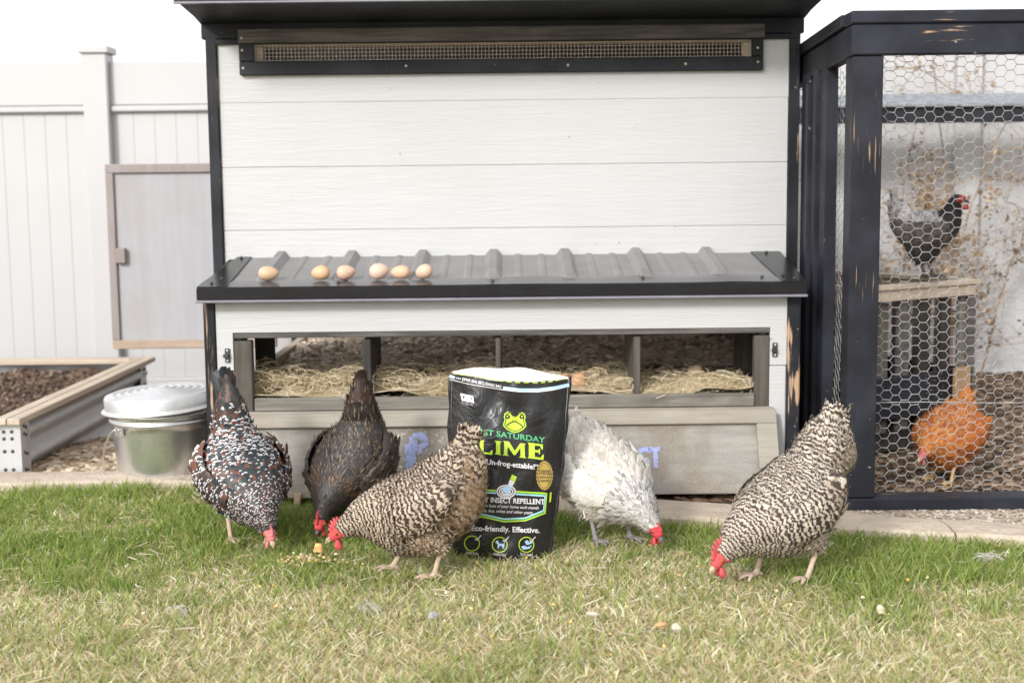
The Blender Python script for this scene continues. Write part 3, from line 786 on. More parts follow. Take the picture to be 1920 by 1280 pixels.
vine('climbing_vine', 'dense brown dried vine on the fence beside the run corner post', (1.98, 6.86, 0), (2.00, 6.86, 1.45), 1, 1100, DRY, .15)
vine('climbing_vine', 'tall brown vine rising above the fence behind the grey hen', (2.28, 6.84, 0), (2.14, 6.84, 1.78), 2, 560, DRY, .16)
vine('climbing_vine', 'sparse vine with dark green leaves at the right edge of the run', (2.42, 6.82, 0), (2.62, 6.80, .95), 3, 200, GRN, .22)
vine('climbing_vine', 'brown vine with seed heads hanging under the rear run beam', (2.10, 6.60, .1), (2.36, 6.55, 1.38), 4, 330, DRY, .17)

# ------------------------------------------------------------------ raised bed (left)
bed = empty('raised_bed', (-2.2, 5.4, 0), 'corrugated steel raised garden bed with a pale wooden rim', 'garden bed')
b0 = np.array([-1.735, 4.62]); b1 = np.array([-1.735, 6.22]); w0 = np.array([-3.4, 4.62]); w1 = np.array([-3.5, 6.24])
def corrugated(name, a, b, z0, z1, out):
    L = np.linalg.norm(b-a); t = (b-a)/L; nv = np.array([t[1], -t[0]])*out
    zs = np.linspace(z0, z1, 36); amp = .019
    o = amp*np.sin((zs-z0)/(z1-z0)*2*PI*2.6+.6)
    nL = 24; V = []
    for i in range(nL+1):
        p = a+t*L*i/nL
        for z, d in zip(zs, o): V.append((*(p+nv*(d+.002*math.sin(i*2.1))), z))
    m_ = len(zs); F = [(i*m_+j, (i+1)*m_+j, (i+1)*m_+j+1, i*m_+j+1) for i in range(nL) for j in range(m_-1)]
    return link(name, pymesh(name, V, F, True), M['corr'], bed)
corrugated('corrugated_panel', b0+np.array([-.012, .012]), b1, -.06, .195, 1)
corrugated('corrugated_panel', w0, b0+np.array([-.012, .012]), -.06, .195, 1)
corrugated('corrugated_panel', b1, w1, -.06, .195, 1)
ts = (b1-b0)/np.linalg.norm(b1-b0)
def corner(c, ta, tb, name='corner_plate'):
    V, F = [], []
    for q in (ta*.085, np.zeros(2), tb*.105):
        for z in (-.05, .193): V.append((*(c+q), z))
    F = [(0,2,3,1), (2,4,5,3)]
    me = pymesh(name, V, F); o = link(name, me, M['corr'], bed)
    md = o.modifiers.new('solid', 'SOLIDIFY'); md.thickness = .003; md.offset = 0
    return o
cp = corner(b0+np.array([.008, -.012]), ts, np.array([-1., .011]))
cp2 = corner(b1+np.array([.012, -.004]), np.array([-1, 0.]), -ts*.9)
bolt0 = None
cc = b0+np.array([.008, -.012])
pts = []
for z in (.18, .152, .085, .025): 
    for d in (.030, .052): pts.append((cc+ts*d+np.array([.004, 0]), z-(.008 if d > .04 else 0), 'x'))
for z in (.165, .14, .095, .03):
    for d in (.03, .058): pts.append((cc+np.array([-d, -.003]), z, 'y'))
for z in (.17, .15, .10):
    for d in (.03, .06): pts.append((b1+np.array([.017, -d]), z, 'x'))
for p, z, ax in pts:
    o = lathe('bolt', [(.0065, 0), (.0065, .002), (.0045, .004), (0, .005)], (p[0], p[1], z), M['bolt'], bed, 8)
    o.rotation_euler = (0, R(90), 0) if ax == 'x' else (R(90), 0, 0)
nb = np.array([ts[1], -ts[0]])
def capboard(a, b, w, name='rim_board'):
    beam(name, (*a, .207), (*b, .207), w, .022, M['tan_y'] if abs(b[1]-a[1]) > 1 else M['tan_x'], bed, .003)
capboard(b0+np.array([-.050, -.045]), b1+np.array([-.03, .065]), .045)
capboard(b0+np.array([-.001, -.048]), b1+np.array([.018, .065]), .045)
capboard(w0+np.array([0, -.02]), b0+np.array([-.076, -.01]), .085)
capboard(w1+np.array([0, .01]), b1+np.array([-.056, .015]), .095)
def bedz(X, Y): return .11+.05*vnoise(X, Y, 4, 21)+.03*vnoise(X, Y, 14, 22)
sheet('bed_soil', np.linspace(-3.4, -1.75, 120), np.linspace(4.63, 6.2, 100), lambda X, Y: bedz(X, Y), M['soil'], bed)
def inbed(r, n):
    y = 4.68+1.5*r.rand(n); x = -3.3+1.5*r.rand(n); return np.stack([x, y, bedz(x, y)], -1)
scatter_bits('soil_clods', 5000, inbed, .012, [(.085,.055,.042), (.14,.095,.07), (.20,.145,.11), (.06,.04,.03)], 'crumbly brown clods of soil inside the raised bed', 'soil', 12, thick=.6, elong=1.4)

# ------------------------------------------------------------------ galvanised pail
PC = (-1.225, 4.60, 0)
pail = empty('metal_pail', PC, 'shiny galvanised steel pail with a domed lid by the edging', 'pail')
pr_ = [(0, .012), (.148, .012), (.150, .004), (.153, .004), (.153, .012)]
for z in np.linspace(.012, .205, 10): pr_.append((.153+.020*(z/.205), z))
pr_ += [(.178, .207), (.180, .212), (.178, .217), (.1755, .219), (.1765, .232), (.180, .234), (.182, .239), (.180, .244), (.177, .246), (.178, .262), (.174, .262), (.150, .02)]
lathe('body', pr_, PC, M['galv'], pail, 64)
lid = [(.194, .244), (.200, .245), (.200, .249), (.188, .252), (.187, .258), (.188, .290), (.184, .298), (.172, .300)]
for k in range(6): r0 = .165-k*.026; lid += [(r0, .300+.004*k*.6), (r0-.004, .3055+.0024*k), (r0-.012, .3055+.0024*k), (r0-.016, .301+.0024*k)]
lid += [(0, .314)]
lidz = [(r_, z+.006) for r_, z in lid]
lo = lathe('lid', lidz, (PC[0]-.006, PC[1], 0), M['galv_lid'], pail, 64); lo.rotation_euler = (R(1.2), R(-3.0), 0)
ea = R(-128)
er = Vector((math.cos(ea), math.sin(ea), 0)); et = Vector((-er.y, er.x, 0))
ec = Vector(PC)+er*.178+Vector((0, 0, .188))
ear = beam('handle_bracket', ec-et*.024, ec+et*.020, .006, .030, M['galv'], pail, .002, up=(0, 0, 1))
box('rivet', tuple(ec+et*.012+er*.004-Vector((.003, .003, .003))), tuple(ec+et*.012+er*.004+Vector((.003, .003, .003))), M['screw'], ear, .001)
hp = [ec+er*.003+Vector((0, 0, .006)), ec+er*.016+Vector((.0, 0, .012)), ec+er*.020-et*.02+Vector((0, 0, .0)), ec+er*.024-et*.05+Vector((0, 0, -.04)), ec+er*.018-et*.075+Vector((0, 0, -.09)), ec+er*.01-et*.088+Vector((0, 0, -.13)), ec+er*.006-et*.088+Vector((0, 0, -.165))]
hp = np.array([tuple(v) for v in hp]); tt = np.linspace(0, 6, 30); hp = np.stack([np.interp(tt, range(7), hp[:, i]) for i in range(3)], -1)
for _ in range(3): hp[1:-1] = (hp[:-2]+2*hp[1:-1]+hp[2:])/4
tube('bail_handle', hp, .0032, M['galv'], pail, 8)

# ------------------------------------------------------------------ eggs
def eggmat(name, c):
    m = Mat(name, c, .5, 0, .35); n = m.noise(m.pos(), 60, 3); m.col(m.mix(m.step(n, .4, .8), c, tuple(v*.86 for v in c))); return m.m
def egg(loc, L, Wd, yaw, c, label, tilt=0):
    V, F = [], []; n, k = 16, 20
    for i in range(n+1):
        t = PI*i/n; x = -math.cos(t)*L/2; r_ = Wd/2*math.sin(t)*(1-.16*math.cos(t)*-1*.9)
        for j in range(k): V.append((x, r_*math.cos(2*PI*j/k), r_*math.sin(2*PI*j/k)))
    for i in range(n):
        for j in range(k): F.append((i*k+j, i*k+(j+1) % k, (i+1)*k+(j+1) % k, (i+1)*k+j))
    o = link('egg', pymesh('egg', V, F, True), eggmat('eggshell', c), None, world=False)
    o.location = loc; o.rotation_euler = (0, tilt, yaw)
    return tag(o, label, 'egg', 'brown hen eggs')
EY = 4.262
ez = nroof(EY)+.0085
for px, py, yaw, tl, L, Wd, c, lab in (
    (504, 519, .15, .0, .066, .046, (.58,.39,.26), 'brown egg lying alone at the left end of the nest roof'),
    (601, 518, 2.9, .1, .062, .046, (.60,.38,.23), 'orange brown egg on the nest roof, second from the left'),
    (649, 516, .25, -.1, .061, .047, (.60,.40,.30), 'pinkish brown egg on the nest roof, third from the left'),
    (711, 512, .2, -.15, .064, .052, (.62,.45,.36), 'palest and largest egg, touching its neighbour on the nest roof'),
    (751, 514, 3.1, .05, .063, .044, (.60,.40,.27), 'flat lying tan egg pressed against the pale egg on the roof'),
    (795, 513, 2.8, .35, .058, .046, (.62,.44,.32), 'tilted light brown egg, rightmost on the nest roof')):
    p = at(px, py, EY+.012)
    egg((p[0], EY+.012, ez+Wd/2+.0035), L, Wd, yaw, c, lab, tl)
for px, py, Y, yaw, lab, c in ((1058, 713, 4.35, 1.2, 'brown egg in the nest straw, half hidden by the bag', (.48,.24,.12)), (1086, 712, 4.345, .9, 'brown egg in the nest straw just right of the bag', (.60,.34,.19)), (1303, 697, 4.52, .4, 'dull egg in the shadow of the rightmost nest', (.50,.36,.24))):
    p = at(px, py, Y); egg((p[0], Y, max(p[2], .36)), .060, .047, yaw, c, lab, -.6)

# ------------------------------------------------------------------ the black bag
bagm = Mat('bag_film', (.016,.016,.018), .40, 0, .5)
_n = bagm.noise(bagm.pos((1, 1, .7)), 13, 4, .6, 1.2); _n2 = bagm.noise(bagm.pos((1.3, 1, 1)), 34, 3, .5, .8)
bagm.bump(bagm.math('ADD', _n, bagm.math('MULTIPLY', _n2, .3)), .6, .012); bagm.rough(bagm.math('ADD', bagm.math('MULTIPLY', _n, .3), .20)); M['bag'] = bagm.m
M['bagwhite'] = mat_plain('bag_lining', (.80,.80,.78), .45, 0, .03, 10)
bag = empty('lime_bag', (-.02, 3.53, 0), 'tall black printed bag of garden lime standing open among the hens', 'bag')
BY = 3.53
def edges(z):
    t = np.clip(z/.5, 0, 1)
    xl = -.156-.010*np.sin(t*PI)-.007*t; xr = .092+.010*np.sin(t*PI)+.060*t**1.15
    return xl, xr
def bdepth(z): return np.interp(z, [0, .03, .12, .3, .42, .50, .54], [.050, .058, .062, .055, .040, .036, .034])
def bfront(x, z):
    xl, xr = edges(z); s = np.clip((x-(xl+xr)/2)/((xr-xl)/2), -1, 1)
    d = bdepth(z)*(1-np.abs(s)**2.6)
    wr = .0048*np.sin(x*38+z*17)*np.sin(z*21+1)+.0030*np.sin(x*71-z*33+.7)*np.sin(z*13+2)+.0035*np.sin((x+z*.6)*55+1)*smooth(z, .30, .42)+.004*np.sin((x*1.2-z)*44)*(1-smooth(z, .05, .16))+.006*np.exp(-((s-.62)/.10)**2)*smooth(z, .2, .4)
    return BY-d+wr*(1-s**4)
def bback(x, z):
    xl, xr = edges(z); s = np.clip((x-(xl+xr)/2)/((xr-xl)/2), -1, 1)
    return BY+bdepth(z)*.95*(1-np.abs(s)**2.6)
def ztop_f(s): return .500-.010*s-.010*(1-s*s)+.0025*math.sin(s*9+1)*(1-s*s)
def ztop_b(s): return .500-.010*s+.014*(1-s*s)+.003*math.sin(s*7)*(1-s*s)
def bagsheet(name, fn, zt, mat, off=0.0, inset=0.0, zlo=0.0):
    ns, nz = 49, 61; V = []
    for j in range(nz):
        for i in range(ns):
            s = -1+2*i/(ns-1); z = zlo+(zt(s)-zlo)*j/(nz-1)
            xl, xr = edges(z); x = (xl+xr)/2+s*(xr-xl)/2*(1-inset)
            V.append((x, float(fn(x, z))+off, z))
    k = np.arange(ns-1)[None, :]; j = np.arange(nz-1)[:, None]*ns
    Q = np.stack([j+k, j+k+1, j+k+1+ns, j+k+ns], -1).reshape(-1, 4)
    return link(name, gridmesh(name, V, Q, True), mat, bag)
bagsheet('front_panel', bfront, ztop_f, M['bag'])
bagsheet('back_panel', bback, ztop_b, M['bag'])
bagsheet('front_lining', bfront, lambda s: ztop_f(s)+.001, M['bagwhite'], .0025, .01, .3)
bagsheet('back_lining', bback, lambda s: ztop_b(s)+.003, M['bagwhite'], -.0025, .01, .3)
# bottom, filled powder and side seals
V = []
for i in range(25):
    s = -1+i/12; xl, xr = edges(0.0); x = (xl+xr)/2+s*(xr-xl)/2
    V += [(x, float(bfront(x, 0.0)), 0.001), (x, float(bback(x, 0.0)), .001)]
link('base_gusset', pymesh('base_gusset', V, [(2*i, 2*i+1, 2*i+3, 2*i+2) for i in range(24)]), M['bag'], bag)
for sgn in (-1, 1):
    V = []
    for j in range(41):
        z = .49*j/40+.005; xl, xr = edges(z); x = xl if sgn < 0 else xr; w = .006+.002*math.sin(j*.7)
        V += [(x-sgn*.002, BY-.001, z), (x+sgn*w, BY+.003*math.sin(j*.5), z), (x+sgn*w, BY+.002+.003*math.sin(j*.5), z), (x-sgn*.002, BY+.002, z)]
    F = [(4*j+a, 4*j+(a+1) % 4, 4*j+4+(a+1) % 4, 4*j+4+a) for j in range(40) for a in range(4)]
    link('side_seal', pymesh('side_seal', V, F, True), M['bag'], bag)
# --- print: measured on the photograph, laid onto the bag's front
def onbag(px, py, off=.0014):
    Y = BY-.05
    for _ in range(7): p = at(px, py, Y); Y = float(bfront(p[0], p[2]))-off
    p = at(px, py, Y); return (p[0], p[1], p[2])
def inkmat(name, c, rough=.45): return mat_plain(name, c, rough, 0, .03, 8)
INK = dict(w=inkmat('ink_white', (.80,.78,.82)), g=inkmat('ink_green', (.10,.46,.20)), y=inkmat('ink_lime', (.50,.72,.05)), b=inkmat('ink_blue', (.45,.68,.90)), k=inkmat('ink_black', (.012,.012,.013)), o=Mat('ink_gold', (.62,.44,.13), .35, .4).m, dk=inkmat('ink_dark', (.05,.05,.04)))
def poly(name, pts, ink, off=.0014, parent=None):
    """closed outline in photo pixels -> thin printed shape following the bag"""
    bm = bmesh.new(); vs = [bm.verts.new((x, -y, 0)) for x, y in pts]; bm.faces.new(vs)
    bmesh.ops.triangulate(bm, faces=bm.faces[:])
    bmesh.ops.subdivide_edges(bm, edges=[e for e in bm.edges if e.calc_length() > 9], cuts=2, use_grid_fill=True)
    for v in bm.verts: v.co = onbag(v.co.x, -v.co.y, off)
    bmesh.ops.recalc_face_normals(bm, faces=bm.faces)
    me = bpy.data.meshes.new(name); bm.to_mesh(me); bm.free()
    return link(name, me, INK[ink], parent or bag)
def ribbon(name, pts, w, ink, off=.0014, n=40, parent=None):
    P = np.array(pts, float); d = np.r_[0, np.cumsum(np.hypot(*np.diff(P, axis=0).T))]; t = np.linspace(0, d[-1], n)
    P = np.stack([np.interp(t, d, P[:, 0]), np.interp(t, d, P[:, 1])], -1); T = np.gradient(P, axis=0); T /= np.linalg.norm(T, axis=1)[:, None]
    V = []
    for p, q in zip(P, T): V += [onbag(p[0]-q[1]*w/2, p[1]+q[0]*w/2, off), onbag(p[0]+q[1]*w/2, p[1]-q[0]*w/2, off)]
    return link(name, pymesh(name, V, [(2*i, 2*i+1, 2*i+3, 2*i+2) for i in range(n-1)]), INK[ink], parent or bag)
def ell(cx, cy, rx, ry, n=28, a0=0, a1=2*PI): return [(cx+rx*math.cos(a0+(a1-a0)*i/n), cy+ry*math.sin(a0+(a1-a0)*i/n)) for i in range(n if a1-a0 > 6.2 else n+1)]
def text(name, body, x0, yb0, x1, yb1, cap, ink, bold=0.0, italic=0.0, off=.0014, parent=None, serif=False):
    """text between x0 and x1, baseline from yb0 to yb1, cap height in pixels"""
    cu = bpy.data.curves.new(name, 'FONT'); cu.body = body; cu.size = 1; cu.offset = bold; cu.shear = italic; cu.resolution_u = 3
    ob = bpy.data.objects.new(name, cu); COL.objects.link(ob)
    dg = bpy.context.evaluated_depsgraph_get(); me = bpy.data.meshes.new_from_object(ob.evaluated_get(dg))
    bpy.data.objects.remove(ob); bpy.data.curves.remove(cu)
    bm = bmesh.new(); bm.from_mesh(me); bmesh.ops.remove_doubles(bm, verts=bm.verts, dist=1e-5)
    xa = min(v.co.x for v in bm.verts); xb = max(v.co.x for v in bm.verts)
    for v in bm.verts:
        u = (v.co.x-xa)/(xb-xa); v.co = onbag(x0+(x1-x0)*u, yb0+(yb1-yb0)*u-v.co.y/.70*cap, off)
    bm.to_mesh(me); bm.free(); me.materials.clear()
    return link(name, me, INK[ink], parent or bag)
ribbon('zip_stripe', [(843, 705), (853, 708)], 5, 'b', n=6)
ribbon('zip_stripe', [(943, 727), (975, 731), (1010, 731), (1040, 727), (1067, 721)], 6, 'b')
ribbon('zip_line', [(843, 711), (880, 720), (943, 730.5), (975, 734.5), (1010, 734.5), (1040, 730.5), (1067, 724)], 1.0, 'w')
text('zip_lettering', '>>> ZIPPER SEAL RECLOSABLE BAG', 855, 711, 940, 727.5, 5.5, 'w', .012, .2)
dash = [(850, 700), (880, 704), (905, 708), (940, 714), (975, 717), (1010, 717.5), (1040, 714), (1066, 708)]
D = np.array(dash, float)
for k in range(15):
    t0, t1 = k/15*7, (k+.6)/15*7
    f = lambda t: (np.interp(t, range(8), D[:, 0]), np.interp(t, range(8), D[:, 1]))
    ribbon('cut_dash', [f(t0), f(t1)], 1.8, 'y', n=4)
poly('seal_badge', [(863, 737), (887, 742), (889, 756), (866, 751)], 'w')
poly('badge_field', [(865, 739.5), (885.5, 744), (886.5, 750), (866, 746.5)], 'k', .0019)
text('badge_lettering', 'OMRI', 866, 746.5, 886, 750.8, 6.5, 'w', .02, 0, .0024)
text('badge_lettering', 'LISTED', 868, 751, 887, 755, 3, 'k', .01, 0, .0019)
text('badge_lettering', 'For Organic Use', 866, 755.5, 887, 760, 2.2, 'w', 0)
# frog emblem
fx, fy = 965, 791
half = [(0, -11), (4, -12), (8, -17), (14, -18.5), (19, -15), (20.5, -9), (19, -4), (21, 3), (21.5, 8), (16, 14), (7, 19), (0, 20)]
full = [(fx+x, fy+y) for x, y in half]+[(fx-x, fy+y-1) for x, y in half[-2:0:-1]]
poly('frog_emblem', full, 'y')
def offs(pts, k): c = np.mean(pts, axis=0); return [tuple(c+(np.array(p)-c)*k) for p in pts]
ribbon('frog_line', offs(full, .86)+[offs(full, .86)[0]], 1.5, 'k', .0021, 70)
for s in (-1, 1):
    poly('frog_eye', ell(fx+s*13, fy-10, 4.2, 4.2, 14), 'k', .0021); poly('frog_eye', ell(fx+s*13.6, fy-10.6, 1.7, 1.7, 10), 'y', .0028)
    ribbon('frog_nostril', [(fx+s*3, fy-5), (fx+s*4.2, fy-2.8)], 1.4, 'k', .0021, 4)
ribbon('frog_mouth', [(fx-15, fy+7), (fx-11, fy+3), (fx-4, fy-.5), (fx, fy-1.5), (fx+5, fy+.5), (fx+12, fy+5), (fx+15, fy+9)], 2.2, 'k', .0021, 30)
text('brand_lettering', 'FIRST SATURDAY', 884, 811.5, 1022, 830, 10.5, 'g', .016)
# LIME, flared serif capitals drawn stroke by stroke in letter boxes
def slab_letter(strokes, x0, yb, w, h, sl):
    for s in strokes: poly('title_lettering', [(x0+w*x, yb-h*y+sl*w*x) for x, y in s], 'y')
G = dict(
 L=[[(.08,.9),(0,1),(.52,1),(.44,.9),(.44,.13),(.80,.13),(.92,.34),(1.0,.34),(.96,0),(0,0),(.08,.1)]],
 I=[[(.22,.9),(0,1),(1,1),(.78,.9),(.78,.1),(1,0),(0,0),(.22,.1)]],
 M=[[(.06,.9),(0,1),(.26,1),(.52,.42),(.76,1),(1.0,1),(.94,.9),(.96,.1),(1.02,0),(.70,0),(.77,.1),(.76,.66),(.54,.12),(.46,.12),(.21,.66),(.19,.1),(.27,0),(-.02,0),(.04,.1)]],
 E=[[(.08,.9),(0,1),(.93,1),(.93,.68),(.85,.68),(.76,.87),(.44,.87),(.44,.58),(.64,.58),(.70,.68),(.76,.68),(.76,.34),(.70,.34),(.64,.44),(.44,.44),(.44,.13),(.80,.13),(.92,.34),(1.0,.34),(.96,0),(0,0),(.08,.1)]])
for ch, x0, w, yb, h in (('L', 893, 31, 848.5, 25), ('I', 927, 14, 851, 25.5), ('M', 943, 43, 853, 27), ('E', 989, 31, 858, 29)): slab_letter(G[ch], x0, yb, w, h, .13)
text('slogan_lettering', '\u201cUn-frog-ettable!\u201d', 906, 869, 1009, 880, 9.5, 'w', .022)
# gold seal
cs = (1021, 891)
poly('gold_seal', [(cs[0]+15.5*(1+.05*(-1)**i)*math.cos(2*PI*i/48), cs[1]+27*(1+.035*(-1)**i)*math.sin(2*PI*i/48)) for i in range(48)], 'o')
ribbon('seal_ring', ell(cs[0], cs[1], 13, 23.5, 40)+[(cs[0]+13, cs[1])], .8, 'dk', .0021, 60)
text('seal_lettering', '100%', cs[0]-9.5, 889, cs[0]+11.5, 890, 9, 'dk', .012, 0, .0021)
text('seal_lettering', 'SATISFACTION', cs[0]-10, 896, cs[0]+11, 896.5, 4, 'dk', .008, 0, .0021)
text('seal_lettering', 'GUARANTEED', cs[0]-10, 903, cs[0]+10, 903, 4.2, 'dk', .008, 0, .0021)
# picture of powder ringing a house
for rx, ry in ((17, 11.5), (12.5, 8), (8, 5)): ribbon('ring_print', ell(949, 921, rx, ry, 40)+[(949+rx, 921)], 2.4, 'w', .0014, 60)
poly('house_print', [(943, 914), (950, 909), (957, 912), (957.5, 921), (950, 925), (943, 922)], 'b', .0021)
poly('pouch_print', [(952, 909), (957, 896), (966, 902), (959, 914)], 'w', .0026)
poly('pouch_print', [(956, 898), (960, 889), (969, 893.5), (965, 904)], 'y', .0031)
def band(y0, y1, y2, x0=868, x1=1027):
    pass
for dy, ink in ((0, 'y'), (3, 'g'), (5, 'b')):
    ribbon('band_print', [(868, 916+dy), (930, 919+dy)], 2.4, ink)
    ribbon('band_print', [(967, 921+dy), (1024-dy*.5, 924.5+dy)], 2.4, ink)
    ribbon('band_print', [(868, 965-dy), (908, 969-dy), (945, 977.5-dy), (985, 975.5-dy), (1023-dy*.5, 961-dy)], 2.4, ink)
    ribbon('band_print', [(1025-dy*.6, 924+dy), (1022-dy*.6, 961-dy)], 2.2, ink)
poly('side_tab', [(1031, 923), (1034.5, 922), (1033, 940), (1029.5, 942)], 'y')
text('tagline_lettering', 'FAMILY INSECT REPELLENT', 878, 940, 1021, 945, 9.5, 'w', .02)
text('small_lettering', 'Apply around the base of your home each month', 862, 947.5, 1010, 954.5, 5.8, 'w', .004, .25)
text('small_lettering', 'to repel ants, lice, mites and other pests.', 872, 957.5, 1000, 963.5, 5.8, 'w', .004, .25)
text('claim_lettering', 'Eco-friendly. Effective.', 884, 994, 1012, 998.5, 10, 'w', .024)
for cx, cy, t0 in ((885, 1018, 'SAFE FOR'), (937, 1020.5, 'SAFE FOR'), (987, 1020.5, 'ECO SAFE')):
    ribbon('icon_ring', ell(cx, cy, 14, 14, 40)+[(cx+14, cy)], 1.7, 'y', .0014, 60)
    ribbon('icon_tick', [(cx+6, cy-9), (cx+9, cy-5.5), (cx+17, cy-15)], 1.8, 'w', .0021, 12)
    text('icon_lettering', t0, cx-11, cy+19.5, cx+12, cy+22.5, 4.6, 'w', .02)
poly('dog_print', [(930, 1013), (934, 1013), (936, 1018), (944, 1019), (946, 1016), (945, 1027), (943, 1028), (941, 1023), (936, 1023), (935, 1027), (933, 1027), (933, 1019), (929, 1017)], 'b')
poly('hand_print', [(977, 1024), (983, 1022), (989, 1025), (998, 1021), (993, 1028), (981, 1030)], 'b')
poly('leaf_print', [(986, 1020), (984, 1014), (989, 1012), (992, 1016), (998, 1012), (999, 1017), (990, 1021)], 'b')

# ------------------------------------------------------------------ things lying about on the lawn
def blob(name, loc, sz, col, label, cat, seed, group=None, flat=.5):
    bm = bmesh.new(); bmesh.ops.create_icosphere(bm, subdivisions=2, radius=1); r = random.Random(seed)
    k = [r.uniform(0, 9) for _ in range(3)]
    for v in bm.verts:
        f = 1+.22*math.sin(v.co.x*3+k[0])*math.sin(v.co.y*3.3+k[1])+.12*math.sin(v.co.z*5+k[2]); v.co *= f
        v.co = Vector((v.co.x*sz[0], v.co.y*sz[1], v.co.z*sz[2]))
    me = bpy.data.meshes.new(name); bm.to_mesh(me); bm.free()
    o = link(name, me, mat_plain(name+'_surface', col, .85, 0, .25, 60, .4), None, world=False); o.location = loc; o.rotation_euler = (0, 0, r.uniform(0, 6))
    return tag(o, label, cat, group)
def gpt(px, py, z=.03):
    Y = 3.0
    d = CRn @ np.array([(px-960)/FPX, -(py-640)/FPX, -1.0]); k = (z-1)/d[2]; return (d[0]*k, d[1]*k, z)
blob('bread_crust', gpt(1268, 1175, .042), (.016, .012, .009), (.55,.48,.37), 'cream crumb of bread on the lawn right of centre', 'bread', 1)
blob('bread_crust', gpt(1240, 1170, .040), (.017, .009, .007), (.50,.29,.14), 'orange crust of bread beside the cream crumb', 'bread', 2)
blob('bread_crust', gpt(598, 1027, .052), (.012, .010, .014), (.60,.34,.14), 'orange crust standing by the feed pile under the dark hen', 'bread', 3)
blob('pebble', gpt(812, 1153, .034), (.014, .011, .008), (.34,.32,.33), 'grey pebble in the grass left of the bag front', 'pebble', 4)
blob('pebble', gpt(1110, 1150, .034), (.016, .009, .007), (.46,.40,.34), 'tan pebble in the grass in front of the bag', 'pebble', 5)
blob('pebble', gpt(1651, 1143, .036), (.011, .010, .011), (.55,.44,.33), 'small buff pebble in the green grass at right', 'pebble', 6)
_w = gpt(556, 945, .02); tag(beam('wood_scrap', (_w[0]-.004, _w[1], -.005), (_w[0]+.006, _w[1]+.01, .055), .016, .020, mat_wood('scrap_wood', (.42,.30,.20), (.55,.42,.30), 'z'), None, .003, up=(1, 0, 0)), 'upright scrap of wood between the two dark hens', 'wood')

# ------------------------------------------------------------------ hens
class Loft:
    """tube with elliptic sections along a spine that runs from head to tail"""
    def __init__(s, rows, NU=140, NV=48):
        A = np.array(rows, float); n = len(A)
        t = np.r_[0, np.cumsum(np.linalg.norm(np.diff(A[:, :3], axis=0), axis=1))]
        P = np.vstack([2*A[0]-A[1], A, 2*A[-1]-A[-2]])
        u = np.linspace(0, t[-1], NU); k = np.clip(np.searchsorted(t, u, 'right')-1, 0, n-2)
        f = ((u-t[k])/(t[k+1]-t[k]))[:, None]
        p0, p1, p2, p3 = P[k], P[k+1], P[k+2], P[k+3]
        C = .5*(2*p1+(p2-p0)*f+(2*p0-5*p1+4*p2-p3)*f**2+(3*p1-p0-3*p2+p3)*f**3)
        C[:, 3:] = np.maximum(C[:, 3:], .002)
        s.C = C; s.len = t[-1]; s.u = u; s.knots = t/t[-1]
        T = np.gradient(C[:, :3], axis=0); T /= np.linalg.norm(T, axis=1)[:, None]
        for _ in range(6): T[1:-1] = (T[:-2]+T[1:-1]*2+T[2:])/4
        T /= np.linalg.norm(T, axis=1)[:, None]
        Sd = np.array([[0, 1., 0]])-T*T[:, 1:2]; Sd /= np.linalg.norm(Sd, axis=1)[:, None]
        D = np.cross(Sd, T)
        s.T, s.S, s.D = T, Sd, D
        v = np.linspace(0, 2*PI, NV+1); s.NU, s.NV = NU, NV
        cu = np.cos(v)[None, :]; h = np.where(cu > 0, C[:, 4:5], C[:, 5:6])
        s.P = C[:, None, :3]+Sd[:, None]*(C[:, 3:4]*np.sin(v)[None, :])[..., None]+D[:, None]*(h*cu)[..., None]
        dv = np.gradient(s.P, axis=1); dv[:, 0] = dv[:, -1] = s.P[:, 1]-s.P[:, -2]
        du = np.gradient(s.P, axis=0)
        N = np.cross(du, dv); N /= np.linalg.norm(N, axis=2)[..., None]+1e-12
        out = s.P-C[:, None, :3]
        N *= np.sign((N*out).sum(2))[..., None]+1e-9
        N /= np.linalg.norm(N, axis=2)[..., None]+1e-12
        s.N = N
        s.r = .5*(C[:, 3]+(C[:, 4]+C[:, 5])/2)
    def samp(s, G, a, v):
        x = np.clip(a/s.len, 0, 1)*(s.NU-1); y = (v/(2*PI) % 1)*s.NV
        i = np.minimum(x.astype(int), s.NU-2); j = np.minimum(y.astype(int), s.NV-1); f = (x-i)[..., None]; g = (y-j)[..., None]
        return (G[i, j]*(1-f)+G[i+1, j]*f)*(1-g)+(G[i, j+1]*(1-f)+G[i+1, j+1]*f)*g
    def mesh(s, k=1.0):
        V = (s.C[:, None, :3]+(s.P[:, :-1]-s.C[:, None, :3])*k).reshape(-1, 3); nv = s.NV
        i = np.arange(s.NU-1)[:, None]*nv; j = np.arange(nv)[None, :]; j2 = (j+1) % nv
        F = np.stack([i+j, i+nv+j, i+nv+j2, i+j2], -1).reshape(-1, 4).tolist()
        F += [list(range(nv)), list(range((s.NU-1)*nv, s.NU*nv))[::-1]]
        return V.tolist(), F

